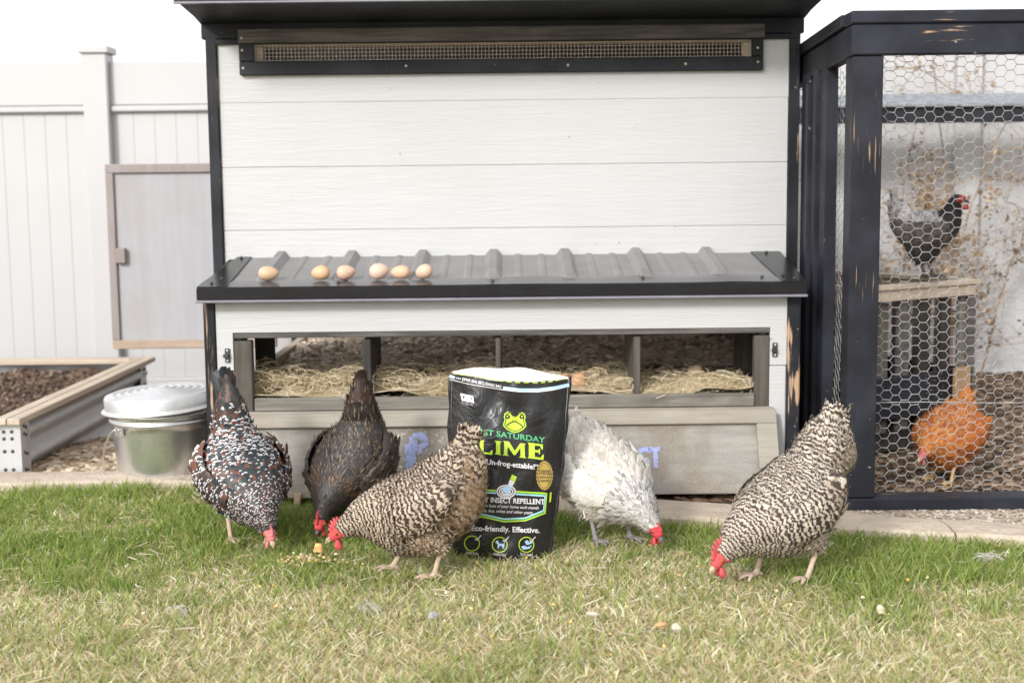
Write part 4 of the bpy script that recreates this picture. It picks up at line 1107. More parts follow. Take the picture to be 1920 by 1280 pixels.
TS = np.array([0, .28, .56, .8, .94, 1.0]); HW = np.array([.50, .92, 1.0, .86, .52, .12])
class Plumage:
    def __init__(s): s.V, s.Q, s.ca, s.cb, s.uv, s.uv2 = [], [], [], [], [], []; s.n = 0
    def add(s, P, ca, cb, along, across, phase):
        """P (n, ns, 3cols, 3)"""
        n, ns = P.shape[:2]
        s.V.append(P.reshape(-1, 3)); base = s.n+np.arange(n)[:, None, None]*ns*3
        i = (np.arange(ns-1)*3)[None, :, None]; j = np.arange(2)[None, None, :]
        q = base+i+j; s.Q.append(np.stack([q, q+1, q+4, q+3], -1).reshape(-1, 4)); s.n += n*ns*3
        rep = lambda c: np.repeat(c, ns*3, 0)
        s.ca.append(rep(ca)); s.cb.append(rep(cb))
        ac = np.broadcast_to(np.array([-1., 0, 1.])[None, None, :], (n, ns, 3))*across
        al = np.broadcast_to(along[:, :, None], (n, ns, 3)); s.uv.append(np.stack([ac, al], -1).reshape(-1, 2))
        s.uv2.append(np.stack([np.broadcast_to(TS[None, :, None] if ns == len(TS) else np.linspace(0, 1, ns)[None, :, None], (n, ns, 3)), np.broadcast_to(phase[:, None, None], (n, ns, 3))], -1).reshape(-1, 2))
    def on_loft(s, L, a0, a1, flen, fwid, lift, colf, r, row=.36, dens=1.0, twist=.12, base=.0012, vr=(0, 2*PI), period=.012, drop=0.0):
        av, vv, ll, ww = [], [], [], []
        a = a0; k = 0
        while a < a1:
            q = (a-a0)/(a1-a0); l = flen(q); w = fwid(q)
            rad = np.interp(a, L.u, L.r); m = max(5, int(2*PI*rad/(w*.62)*dens*(vr[1]-vr[0])/(2*PI)))
            v = vr[0]+(np.arange(m)+.5*(k % 2)+r.uniform(-.25, .25, m))/m*(vr[1]-vr[0])
            av.append(a+r.uniform(-.3, .3, m)*l*row); vv.append(v); ll.append(l*r.uniform(.85, 1.2, m)); ww.append(w*r.uniform(.85, 1.15, m))
            a += l*row; k += 1
        a, v, l, w = map(np.concatenate, (av, vv, ll, ww))
        if drop:
            kp = r.rand(len(a)) > drop; a, v, l, w = a[kp], v[kp], l[kp], w[kp]
        n = len(a); tw = r.randn(n)*twist
        A = a[:, None]+l[:, None]*TS[None]
        rad = np.maximum(np.interp(np.clip(A, 0, L.len), L.u, L.r), .006)
        vc = v[:, None]+tw[:, None]*l[:, None]*TS[None]/rad
        up = base+lift*(.6+.9*r.rand(n)+1.5*(r.rand(n) < .05))[:, None]*TS[None]**1.4
        out = []
        for sd in (-1, 0, 1):
            vs = vc+sd*HW[None]*w[:, None]/2/rad
            p = L.samp(L.P, A, vs); nn = L.samp(L.N, A, vs)
            ex = np.maximum(A-L.len, 0); p = p+L.T[-1]*ex[..., None]
            out.append(p+nn*(up-(.10*w[:, None]*HW[None] if sd else 0))[..., None])
        P = np.stack(out, 2)
        pos = P[:, 2, 1]; ca, cb = colf(a/L.len, v, pos, r)
        s.add(P, ca, cb, A/period, 1.0, r.rand(n))
    def blades(s, root, direc, nrm, l, w, ca, cb, bend, r, period=.012):
        """single long feathers: arrays of root, direction, face normal"""
        n = len(root); ns = 9; t = np.linspace(0, 1, ns); hw = np.interp(t, [0, .2, .6, .85, .95, 1], [.35, .7, 1, .95, .65, .2])
        side = np.cross(direc, nrm); side /= np.linalg.norm(side, axis=1)[:, None]
        c = root[:, None]+direc[:, None]*(l[:, None]*t[None])[..., None]+nrm[:, None]*(bend[:, None]*l[:, None]*t[None]**2)[..., None]
        out = [c+side[:, None]*(sd*hw[None]*w[:, None]/2)[..., None]-nrm[:, None]*(abs(sd)*.12*w[:, None]*hw[None])[..., None] for sd in (-1, 0, 1)]
        s.add(np.stack(out, 2), ca, cb, l[:, None]*t[None]/period, 1.0, r.rand(n))
    def build(s, name, mat, parent):
        me = gridmesh(name, np.concatenate(s.V), np.concatenate(s.Q), True)
        set_col(me, np.concatenate(s.ca), 'ca'); set_col(me, np.concatenate(s.cb), 'cb')
        li = np.empty(len(me.loops), 'i'); me.loops.foreach_get('vertex_index', li)
        for nm, d in (('UVMap', s.uv), ('UV2', s.uv2)):
            l = me.uv_layers.new(name=nm); l.data.foreach_set('uv', np.concatenate(d)[li].astype('f').ravel())
        o = link(name, me, mat, parent, world=False); o['kind'] = 'stuff'; return o

def feather_mat(name, mode, rough=.62, spec=.28):
    m = Mat(name, (.5,.5,.5), rough, 0, spec)
    ca = m.n('Attribute', attribute_name='ca').outputs['Color']; cb = m.n('Attribute', attribute_name='cb').outputs['Color']
    u1 = m.n('SeparateXYZ', Vector=m.n('UVMap', uv_map='UVMap').outputs[0]); u2 = m.n('SeparateXYZ', Vector=m.n('UVMap', uv_map='UV2').outputs[0])
    ac = m.math('ABSOLUTE', u1.outputs[0]); al = u1.outputs[1]; t = u2.outputs[0]; ph = u2.outputs[1]
    if mode == 'bar':
        x = m.math('ADD', m.math('ADD', al, m.math('MULTIPLY', ac, -.30)), m.math('ADD', m.math('MULTIPLY', ph, .42), m.math('MULTIPLY', m.noise(m.n('TexCoord').outputs['Object'], 34, 2), 2.2)))
        w = m.math('SINE', m.math('MULTIPLY', x, 2*PI)); f = m.step(w, -.45, .55)
    elif mode == 'tip':
        x = m.math('ADD', t, m.math('MULTIPLY', ac, .07)); f = m.step(x, .85, .91)
    elif mode == 'shaft':
        f = m.math('MULTIPLY', m.math('SUBTRACT', 1.0, m.step(ac, .05, .17)), m.step(t, .25, .6))
    else:
        f = m.step(m.math('ADD', m.math('MULTIPLY', ac, .6), m.math('MULTIPLY', t, .5)), .45, .95)
    c = m.mix(f, ca, cb)
    # barbs: fine slanting lines
    bx = m.math('SINE', m.math('MULTIPLY', m.math('ADD', m.math('MULTIPLY', al, 1.0), m.math('MULTIPLY', ac, -.9)), 30.0))
    c = m.mix(m.math('MULTIPLY', m.step(bx, .2, 1.0), .22), c, (.0, .0, .0))
    m.col(c); return m.m

def hcols(base, jit=.18):
    base = np.array(base, float)
    if base.ndim == 1: base = base[None]
    def f(n, r): return base[r.randint(0, len(base), n)]*(1-jit+2*jit*r.rand(n, 1))
    return f

SKIN = {}
def skinmat(name, c, rough=.5):
    m = Mat(name, c, rough, 0, .35); n = m.noise(m.n('TexCoord').outputs['Object'], 220, 3); n2 = m.noise(m.n('TexCoord').outputs['Object'], 55, 3)
    m.col(m.mix(m.step(n2, .35, .7), tuple(v*.72 for v in c), tuple(min(1, v*1.12) for v in c))); m.bump(n, .5, .002)
    m.b.inputs['Subsurface Weight'].default_value = .12; m.b.inputs['Subsurface Radius'].default_value = (.006, .002, .002)
    return m.m
M['hen_body'] = mat_attr('hen_body', .85, .15)
M['eye'] = mat_plain('eye', (.30,.10,.02), .15, 0, .1, 100); M['pupil'] = mat_plain('pupil', (.004,.004,.004), .08, 0, 0, 10)

def make_hen(label, loc, heading, rows, feet, mode, cf, comb, combc, beakc, legc, under, seed, scale=1.0, fl=1.0, fan=None, lift=1.0, wing=True, group='hens', faceR=.028, period=.012, knots=None, twist=.12, wingk=1.0, wisp=0.0, fw=1.0):
    r = np.random.RandomState(seed)
    root = empty('hen', (loc[0], loc[1], loc[2]+.010), label, 'hen', group, heading); root.scale = (scale,)*3
    L = Loft(rows)
    rows = np.array(rows, float); kn = np.r_[0, np.cumsum(np.linalg.norm(np.diff(rows[:, :3], axis=0), axis=1))]
    # ---- body: torso, thighs, shanks and toes fused into one surface
    V, F = L.mesh(.97)
    def addmesh(v, f):
        o = len(V); V.extend(v); F.extend([[i+o for i in q] for q in f])
    thighs, bones = [], []
    for sd, (fx, fy, kx, kz) in zip((1, -1), feet):
        hip = np.array([-.02, sd*.055, .165]); knee = np.array([kx, fy, kz]); foot = np.array([fx, fy, .012])
        th = Loft([(*hip, .050, .056, .056), (*(hip*.6+knee*.4), .048, .052, .052), (*(hip*.25+knee*.75), .034, .036, .036), (*(knee*1.0), .015, .016, .016)], 40, 20)
        thighs.append(th); addmesh(*th.mesh(.95))
        def chain(pts, rad):
            pts = np.array(pts); v, q = tube_arrays([pts], [rad], 8); n = len(pts)
            addmesh(v.tolist(), q.tolist()+[list(range(8)), list(range((n-1)*8, n*8))[::-1]]); bones.append(pts)
        chain([knee+(hip-knee)*.2, knee, knee*.5+foot*.5+np.array([.002, 0, 0]), foot], [.012, .0095, .0075, .0085])
        for ang, ln in ((R(28), .050), (R(-2), .060), (R(-32), .050), (R(180+sd*10), .026)):
            d = np.array([math.cos(ang), math.sin(ang), 0]); chain([foot, foot+d*ln*.5+np.array([0, 0, .003]), foot+d*ln*.85+np.array([0, 0, -.002]), foot+d*ln+np.array([0, 0, -.008])], [.0072, .006, .005, .0025])
    me = pymesh('body', V, F); o = bpy.data.objects.new('tmp', me); COL.objects.link(o)
    md = o.modifiers.new('r', 'REMESH'); md.mode = 'VOXEL'; md.voxel_size = .0042; md.use_smooth_shade = True
    dg = bpy.context.evaluated_depsgraph_get(); me2 = bpy.data.meshes.new_from_object(o.evaluated_get(dg)); bpy.data.objects.remove(o)
    me2.name = 'body'; n = len(me2.vertices); co = np.empty(n*3, 'f'); me2.vertices.foreach_get('co', co); co = co.reshape(-1, 3)
    C = np.repeat(np.array([under], float), n, 0)*(.8+.4*r.rand(n, 1))
    B = np.concatenate([np.linspace(b[i], b[i+1], 8) for b in bones for i in range(len(b)-1)])
    dmin = np.full(n, 9.0)
    for i in range(0, len(B)): dmin = np.minimum(dmin, np.linalg.norm(co-B[i], axis=1))
    hock = max(f[3] for f in feet)
    leg = (dmin < .016) & (co[:, 2] < hock+.004); C[leg] = np.array(legc)*(.82+.3*r.rand(leg.sum(), 1))
    head = rows[1, :3]; hdir = rows[0, :3]-rows[1, :3]; hdir /= np.linalg.norm(hdir)
    i1 = int(np.argmin(np.abs(L.u-kn[1]))); Dv = L.D[i1]; Sv = L.S[i1]
    fc = rows[0, :3]*.55+rows[1, :3]*.45-Dv*.004
    face = np.linalg.norm((co-fc), axis=1) < faceR; C[face] = np.array(combc)*(.75+.4*r.rand(face.sum(), 1))
    set_col(me2, C); body = link('body', me2, M['hen_body'], root, world=False)
    # ---- plumage
    pl = Plumage()
    hk, nk, bk = kn[1]+.010, kn[4], kn[-3]
    z = lambda a, b: (lambda q: a+(b-a)*q)
    pl.on_loft(L, hk*.80, nk, z(.012*fl, .032*fl), z(.007*fw, .015*fw), .0030*lift, cf['neck'], r, .32, twist=twist*.6, period=period*.72)
    pl.on_loft(L, nk-.01, bk, z(.034*fl, .046*fl), z(.019*fw, .027*fw), .0056*lift, cf['body'], r, .32, twist=twist, period=period)
    pl.on_loft(L, bk-.02, L.len-.012, z(.044*fl, .056*fl), z(.024, .018), .0062*lift, cf['tail'], r, .30, twist=twist, period=period*1.3)
    wings = []
    if wing:
        k = lambda i: rows[i, :3]
        for sd in (1, -1):
            W = lambda i, f_, zz, t, h: (*(k(i)+np.array([0, sd*(rows[i, 3]*f_), zz*1.0])), t, h, h)
            wl = Loft([W(4, .93, -.012, .010, .022), W(5, .93, -.014, .026*wingk, .050), W(6, .94, -.012, .036*wingk, .060), W(7, .96, -.010, .036*wingk, .054), W(8, 1.03, -.012, .026*wingk, .034), W(9, 1.10, -.035, .006, .012)], 70, 28)
            vr = (.15*PI, .85*PI) if sd > 0 else (1.15*PI, 1.85*PI)
            pl.on_loft(wl, .012, wl.len*.62, z(.024*fl, .036*fl), z(.014*fw, .021*fw), .0042*lift, cf['wing'], r, .33, 1.1, twist=twist*.8, vr=vr, period=period)
            pl.on_loft(wl, wl.len*.55, wl.len*.93, z(.056*fl, .050*fl), z(.022, .018), .0075*lift, cf.get('flight', cf['wing']), r, .25, 1.0, twist=twist*.5, vr=vr, period=period*1.5)
    for th in thighs:
        pl.on_loft(th, -.0+.004, th.len-.006, z(.026*fl, .016*fl), z(.014, .009), .004*lift, cf['thigh'], r, .33, twist=twist*1.5, period=period*.9)
    if wisp:
        pl.on_loft(L, kn[4], L.len-.03, z(.030, .030), z(.0022, .0022), wisp, cf['body'], r, .34, .20, twist=.6, period=period)
        for th in thighs: pl.on_loft(th, .01, th.len-.01, z(.024, .018), z(.002, .002), wisp, cf['thigh'], r, .34, .22, twist=.6, period=period)
    if fan:
        n = fan['n']; a = np.linspace(-1, 1, n)+r.uniform(-.08, .08, n)
        base = L.C[-1, :3]*fan.get('at', .45)+rows[-3, :3]*(1-fan.get('at', .45)); Tt = L.T[-6]; Sd = L.S[-6]; Dd = L.D[-6]
        ang = a*fan['spread']
        d = np.cos(ang)[:, None]*(Tt+Dd*fan.get('rise', 0))+np.sin(ang)[:, None]*Sd; d += r.randn(n, 3)*.04; d /= np.linalg.norm(d, axis=1)[:, None]
        nr_ = Dd*.8+Sd[None]*(np.sign(a)*(.35+.65*np.abs(a)))[:, None]; nr_ -= d*(nr_*d).sum(1)[:, None]; nr_ /= np.linalg.norm(nr_, axis=1)[:, None]
        ro = base+Sd*(a*.014)[:, None]-Dd*(np.abs(a)*.02)[:, None]
        ca, cb = fan['col'](n, r)
        pl.blades(ro, d, nr_, fan['len']*r.uniform(.8, 1.1, n), fan['w']*r.uniform(.85, 1.1, n), ca, cb, r.uniform(-.22, .02, n), r, period*1.3)
    pl.build('plumage', cf['mat'], root)
    # ---- head furniture
    H = lambda f_, d, s_: head+hdir*f_+Dv*d+Sv*s_
    cl, ch = comb
    if cl > 0:
        pts = 6; out = []
        a0, a1 = .024, .024-cl
        for i in range(25):
            q = i/24; x = a0+(a1-a0)*q
            env = ch*(math.sin(min(1, q*1.25+.18)*PI*.92)**.8 if q < .9 else .35*(1-q)/.1+.05)
            env = ch*max(.12, math.sin((.12+.80*q)*PI))
            tooth = .55+.45*abs(math.cos(q*PI*pts))
            out.append((x, .016+env*tooth))
        bm = bmesh.new(); rings = []
        for (x, h) in out:
            b = .010-.35*max(0, .0-x)*.3
            ring = []
            for d, t in ((b, .0048), (b+(h-b)*.5, .0034), (h, .0014)):
                lean = .12*(d-b)*math.sin(x*60)
                ring += [H(x, d, t+lean), H(x, d, -t+lean)]
            rings.append([bm.verts.new(tuple(p)) for p in (ring[0], ring[2], ring[4], ring[5], ring[3], ring[1])])
        for a, b in zip(rings[:-1], rings[1:]):
            for i in range(6): bm.faces.new((a[i], a[(i+1) % 6], b[(i+1) % 6], b[i]))
        bm.faces.new(rings[0][::-1]); bm.faces.new(rings[-1])
        bmesh.ops.recalc_face_normals(bm, faces=bm.faces)
        mm = bpy.data.meshes.new('comb'); bm.to_mesh(mm); bm.free(); mm.polygons.foreach_set('use_smooth', [True]*len(mm.polygons))
        cm = SKIN.setdefault(tuple(combc), skinmat('comb_skin', combc)); link('comb', mm, cm, root, world=False)
        wlen = .020+ch*.25
        for sd in (1, -1):
            p0 = H(.020, -.014, sd*.008); p1 = p0+np.array([0, 0, -wlen*.5])-Dv*wlen*.55+hdir*.004
            wv = np.array([(*(p0*(1-t)+p1*t+np.array([0, sd*.003*t, 0])), a_, b_, b_) for t, a_, b_ in ((0, .003, .005), (.35, .0045, .009), (.7, .005, .011), (1, .002, .005))])
            v, f = Loft(wv, 14, 14).mesh(); link('wattle', pymesh('wattle', v, f, True), cm, root, world=False)
            v, f = Loft([(*H(-.004, -.006, sd*.0195), .002, .004, .004), (*H(-.009, -.009, sd*.0205), .0035, .007, .007), (*H(-.014, -.012, sd*.020), .002, .004, .004)], 10, 12).mesh(); link('earlobe', pymesh('earlobe', v, f, True), cm, root, world=False)
    for sd in (1, -1):
        bm = bmesh.new(); bmesh.ops.create_uvsphere(bm, u_segments=12, v_segments=8, radius=.0048); bmesh.ops.translate(bm, verts=bm.verts, vec=tuple(H(.010, .003, sd*.0172)))
        mm = bpy.data.meshes.new('eye'); bm.to_mesh(mm); bm.free(); e = link('eye', mm, M['eye'], root, world=False)
        bm = bmesh.new(); bmesh.ops.create_uvsphere(bm, u_segments=10, v_segments=6, radius=.0026); bmesh.ops.translate(bm, verts=bm.verts, vec=tuple(H(.0105, .003, sd*.0202)))
        mm = bpy.data.meshes.new('pupil'); bm.to_mesh(mm); bm.free(); link('pupil', mm, M['pupil'], e, world=False)
    b0_ = rows[0, :3]
    bk_ = mat_plain('beak_horn', beakc, .4, 0, .2, 90)
    for nm, rw in (('upper_beak', [(*(b0_-hdir*.006+Dv*.002), .0085, .008, .004), (*(b0_+hdir*.008+Dv*.003), .0065, .0065, .003), (*(b0_+hdir*.014-Dv*.0005), .0036, .0036, .002), (*(b0_+hdir*.019-Dv*.006), .001, .001, .001)]), ('lower_beak', [(*(b0_-hdir*.006-Dv*.005), .0075, .003, .005), (*(b0_+hdir*.008-Dv*.0045), .0055, .0025, .004), (*(b0_+hdir*.013-Dv*.0055), .002, .0015, .002)])):
        rw = [tuple(q[:3])+tuple(q[3:]) for q in rw]
        v, f = Loft(rw, 14, 14).mesh(); link(nm, pymesh(nm, v, f, True), bk_, root, world=False)
    return root

def pick(ca, cb=None, p=1.0, jit=.18):
    """colour function: base colours, second colours, share of feathers that show the second"""
    fa = hcols(ca, jit); fb = hcols(cb, jit*.5) if cb is not None else None
    def f(u, v, pos, r):
        n = len(u); a = fa(n, r)
        if fb is None: return a, a.copy()
        b = fb(n, r); k = r.rand(n) < p; b[~k] = a[~k]; return a, b
    return f

FB, FT, FS, FE = feather_mat('barred_feathers', 'bar'), feather_mat('spangled_feathers', 'tip', .5, .4), feather_mat('laced_feathers', 'shaft', .5, .4), feather_mat('soft_feathers', 'edge', .75, .15)

def peck(pitch=0.0, nz=0.0, neck=0.0, ny=0.0, w=1.0, tail=None, deep=1.0):
    """head-down pose: a deep egg-shaped body tipped forward; ny swings the head sideways, w widens the body"""
    rw = [(.226+neck, ny, .112+nz, .012, .013, .013), (.198+neck, ny, .132+nz, .020, .023, .022), (.170+neck*.9, ny*.9, .150+nz*.9, .029, .033, .036), (.136+neck*.65, ny*.6, .168+nz*.6, .050*w, .050, .066),
          (.090+neck*.3, ny*.25, .184+nz*.3, .078*w, .066, .105*deep), (.040, 0, .198, .100*w, .076, .138*deep), (-.015, 0, .216, .113*w, .082, .150*deep), (-.066, 0, .243, .110*w, .080, .148*deep),
          (-.106, 0, .276, .092*w, .076, .138*deep), (-.134, 0, .312, .064*w, .060, .105*deep)]
    rw += tail or [(-.154, 0, .348, .046*w, .046, .075), (-.168, 0, .386, .022, .026, .034)]
    c, s_ = math.cos(pitch), math.sin(pitch); out = []
    for x, y, z, a, b, d in rw: out.append((x*c+(z-.17)*s_, y, .17-x*s_+(z-.17)*c, a, b, d))
    return out
STAND = [(.045, .055, .005, .100), (.005, -.055, -.03, .100)]

# 1 speckled hen, head to the grass, left
def spk(u, v, pos, r):
    n = len(u); k = r.rand(n)
    base = np.array([(.026,.033,.037), (.034,.036,.042), (.030,.034,.040), (.028,.030,.036), (.13,.052,.032)])[r.randint(0, 5, n)]
    sidew = (np.abs(np.sin(v)) > .75) & (r.rand(n) < .35); base[sidew] = (.13,.052,.032)
    cape = (u+.05*r.randn(n) > .22) & (u+.05*r.randn(n) < .38) & (np.cos(v)+.2*r.randn(n) > .5)
    base[cape] = np.array([(.024,.036,.040), (.030,.042,.046), (.13,.055,.034)])[r.randint(0, 3, cape.sum())]
    p = np.where(cape, .08, .46+.36*vnoise(u*9, v*2, 1.0, 3)); b = base.copy(); wh = k < p; b[wh] = np.array([.68,.67,.68])*(.85+.2*r.rand(wh.sum(), 1))
    return base*(.8+.4*r.rand(n, 1)), b
SPK = dict(mat=FT, neck=pick([(.045,.040,.042), (.035,.035,.04), (.10,.05,.035)], [(.66,.64,.65)], .5), body=spk,
  wing=pick([(.10,.045,.030), (.05,.036,.035), (.03,.03,.035), (.03,.032,.037)], [(.68,.66,.66)], .52),
  flight=pick([(.16,.068,.042), (.08,.045,.035)], [(.76,.74,.74)], .35),
  thigh=pick([(.05,.035,.03), (.12,.055,.038)], [(.74,.72,.70)], .35),
  tail=pick([(.06,.038,.032), (.095,.046,.034), (.035,.035,.036), (.025,.034,.034)], [(.70,.68,.68)], .03))
def spkfan(n, r):
    a = np.array([(.016,.026,.028), (.018,.022,.028), (.05,.030,.024)])[r.randint(0, 3, n)]; b = a.copy(); b[r.rand(n) < .1] = (.4,.4,.4); return a, b
make_hen('white speckled mahogany and black hen pecking beside the metal pail', (-.760, 3.71, 0), R(-62), peck(R(9), neck=.05, nz=-.015, w=1.08, tail=[(-.158, 0, .352, .052, .056, .085), (-.186, 0, .395, .040, .052, .060), (-.215, 0, .440, .016, .034, .034)]), STAND, 'tip', SPK, (.050, .018), (.50,.17,.17), (.50,.36,.26), (.50,.36,.28), (.04,.03,.03), 11, .885, fl=.76, fw=.74, lift=1.15,
  fan=dict(n=17, spread=.34, len=.115, w=.036, rise=-.05, at=.6, col=spkfan), faceR=.030)
# 2 dark hen with gold lacing
def drkneck(u, v, pos, r):
    a, b = pick([(.024,.020,.018), (.032,.025,.021)], [(.05,.035,.025)], .3)(u, v, pos, r)
    k = (u > .19) & (r.rand(len(u)) < .40); b[k] = np.array([.48,.19,.035])*(.7+.5*r.rand(k.sum(), 1)); return a, b
DRK = dict(mat=FS, neck=drkneck,
  body=pick([(.030,.023,.020), (.040,.029,.024), (.024,.020,.019)], [(.36,.23,.11)], .42),
  wing=pick([(.030,.023,.020), (.038,.028,.023)], [(.30,.19,.09)], .25),
  thigh=pick([(.050,.031,.022), (.034,.025,.020)], [(.24,.14,.07)], .25),
  tail=pick([(.060,.031,.020), (.042,.026,.020), (.075,.038,.024), (.034,.026,.023)], [(.36,.24,.13)], .22))
make_hen('dark brown hen with gold laced neck pecking under the nest boxes', (-.478, 3.80, 0), R(-110), peck(R(14), neck=.015, w=1.06, tail=[(-.150, 0, .356, .048, .054, .065), (-.166, 0, .405, .030, .040, .042), (-.178, 0, .455, .010, .016, .016)]), STAND, 'shaft', DRK, (.052, .026), (.52,.065,.07), (.06,.05,.045), (.16,.13,.10), (.022,.017,.015), 12, .885, fl=.84, fw=.82, lift=1.25, wisp=.008,
  fan=dict(n=9, spread=.22, len=.06, w=.026, at=.35, col=lambda n, r: (np.tile([(.036,.024,.019)], (n, 1)), np.tile([(.05,.03,.022)], (n, 1)))))
# 3 barred hen, side on, in front of the bag
def barred(dark, light, fl1, fl2):
    def body(u, v, pos, r):
        a, b = pick([dark], [light], 1, .16)(u, v, pos, r)
        k = smooth(u, .45, .72)*smooth(-np.cos(v), -.05, .5); k = (r.rand(len(u)) < k*.9)
        a[k] = np.array(fl1)*(.8+.4*r.rand(k.sum(), 1)); b[k] = np.array(fl2)*(.8+.3*r.rand(k.sum(), 1)); return a, b
    dk = tuple(v*.75 for v in dark)
    return dict(mat=FB, neck=pick([dark], [light], 1, .14), body=body, wing=pick([dark, dk], [light, tuple(v*.82 for v in light)], 1, .16),
      flight=pick([dark, (.075,.052,.042)], [light, (.34,.27,.21)], 1, .18), thigh=pick([fl1, dark], [light, fl2], 1, .16), tail=pick([dark], [light], 1, .16))
B1 = barred((.060,.038,.027), (.50,.41,.32), (.24,.155,.09), (.40,.29,.19)); B2 = barred((.058,.040,.031), (.52,.455,.38), (.24,.165,.11), (.46,.39,.32))
bfan = lambda d, l: (lambda n, r: (np.tile([d], (n, 1)), np.tile([l], (n, 1))))
make_hen('brown barred hen seen side on in front of the black bag', (-.275, 3.335, 0), R(184), peck(R(-1), neck=-.012, nz=.006, w=1.0, ny=.015), [(-.075, .05, -.10, .095), (.045, -.05, -.01, .095)], 'bar', B1, (.058, .028), (.54,.075,.078), (.42,.33,.22), (.50,.38,.29), (.10,.07,.05), 13, .90, wisp=.010,
  fan=dict(n=9, spread=.30, len=.062, w=.028, at=.3, col=bfan((.06,.038,.027), (.46,.38,.30))), period=.0136)
# 4 white hen right of the bag
WHT = dict(mat=FE, neck=pick([(.36,.34,.33), (.50,.48,.46), (.24,.23,.23), (.56,.53,.50)], [(.60,.58,.56)], .6), body=pick([(.62,.57,.50), (.68,.63,.57), (.56,.51,.45)], [(.78,.75,.71)], .6, .1),
  wing=pick([(.70,.66,.61), (.74,.71,.66), (.64,.60,.56)], [(.78,.75,.72)], .6, .1), thigh=pick([(.66,.62,.56), (.70,.66,.60)], [(.74,.71,.67)], .6, .1), tail=pick([(.58,.53,.48), (.66,.61,.56)], [(.70,.66,.62)], .5))
make_hen('fluffy off white hen with grey neck pecking right of the bag', (.265, 3.66, 0), R(-55), peck(R(3), neck=.03, nz=-.035, w=1.10, tail=[(-.150, 0, .322, .046, .050, .070), (-.166, 0, .340, .016, .022, .024)]), STAND, 'edge', WHT, (.040, .014), (.48,.05,.065), (.10,.095,.095), (.24,.22,.22), (.42,.39,.35), 14, .88, fl=1.05, lift=1.7, twist=.35, wisp=.012,
  fan=dict(n=5, spread=.12, len=.11, w=.010, at=.6, col=bfan((.40,.36,.33), (.52,.47,.43))))
# 5 barred hen at right, three quarter view
make_hen('large black and cream barred hen pecking by the run corner post', (.668, 3.265, 0), R(-150), peck(R(6), neck=.016, w=1.08, nz=-.014, deep=.95, tail=[(-.162, 0, .346, .070, .056, .120), (-.188, 0, .384, .052, .046, .092), (-.208, 0, .418, .026, .026, .045)]), [(-.05, .055, -.09, .100), (.045, .05-.10, .0, .105)], 'bar', B2, (.076, .036), (.56,.09,.095), (.50,.36,.24), (.54,.41,.33), (.10,.075,.06), 15, .91, wisp=.008,
  fan=dict(n=13, spread=.36, len=.062, w=.034, at=.5, col=bfan((.052,.035,.027), (.52,.46,.40))), period=.0136, faceR=.034)
# 6 orange hen inside the run
ORG = dict(mat=FE, neck=pick([(.40,.135,.035), (.33,.095,.025), (.46,.18,.05)], [(.50,.23,.08)], .5), body=pick([(.34,.115,.038), (.40,.15,.05), (.26,.075,.026)], [(.48,.23,.09)], .5), wing=pick([(.34,.10,.026), (.27,.07,.019)], [(.45,.18,.055)], .5),
  thigh=pick([(.46,.19,.06), (.41,.15,.045)], [(.52,.27,.11)], .5), tail=pick([(.45,.18,.05), (.39,.13,.036)], [(.50,.25,.09)], .5))
make_hen('bright orange hen pecking inside the wire run', (1.435, 4.36, 0), R(-135), peck(R(-6), neck=-.01, w=1.08, nz=.0, tail=[(-.150, 0, .330, .050, .050, .080), (-.160, 0, .350, .026, .028, .040)]), STAND, 'edge', ORG, (.040, .012), (.46,.15,.15), (.45,.30,.18), (.46,.31,.15), (.30,.11,.04), 16, .76, fl=1.1, lift=1.6, twist=.25, wisp=.012,
  fan=dict(n=9, spread=.4, len=.045, w=.026, at=.2, col=bfan((.40,.15,.045), (.46,.21,.07))))
# 7 grey hen perched on the crate
UP = [(.150, 0, .330, .010, .011, .011), (.130, 0, .336, .018, .020, .019), (.110, 0, .326, .021, .023, .024), (.098, 0, .292, .030, .032, .036), (.080, 0, .255, .052, .050, .058), (.045, 0, .225, .074, .070, .080),
      (-.005, 0, .205, .084, .078, .090), (-.055, 0, .212, .080, .072, .084), (-.098, 0, .240, .062, .060, .066), (-.125, 0, .275, .042, .044, .046), (-.142, 0, .310, .024, .030, .030), (-.152, 0, .340, .009, .012, .012)]
def gry(u, v, pos, r):
    n = len(u); k = r.randint(0, 3, n); top = pos[:, 2] > .245
    a = np.array([(.085,.074,.068), (.11,.097,.09), (.065,.056,.052)])[k]; a[top] = np.array([(.30,.28,.28), (.42,.40,.40), (.22,.20,.20)])[k[top]]
    b = a*1.5; return a, b
GRY = dict(mat=FE, neck=pick([(.022,.021,.024), (.03,.028,.03)], [(.05,.045,.045)], .5), body=gry, wing=gry, thigh=pick([(.05,.045,.042)], [(.09,.08,.075)], .5), tail=pick([(.40,.38,.38), (.30,.28,.28), (.10,.09,.09)], [(.5,.48,.48)], .5))
cpt = at(1708, 507, 5.05)
make_hen('grey and black hen perched on top of the slatted crate', (1.52, 4.86, .6415), R(-38), UP, [(.01, .035, -.015, .075), (.0, -.035, -.02, .075)], 'edge', GRY, (.020, .006), (.34,.06,.055), (.05,.045,.045), (.10,.09,.085), (.05,.045,.042), 17, .86, fl=1.0,
  fan=dict(n=6, spread=.3, len=.06, w=.022, at=.3, col=lambda n, r: (np.tile([(.32,.30,.30)], (n, 1)), np.tile([(.42,.40,.40)], (n, 1)))))

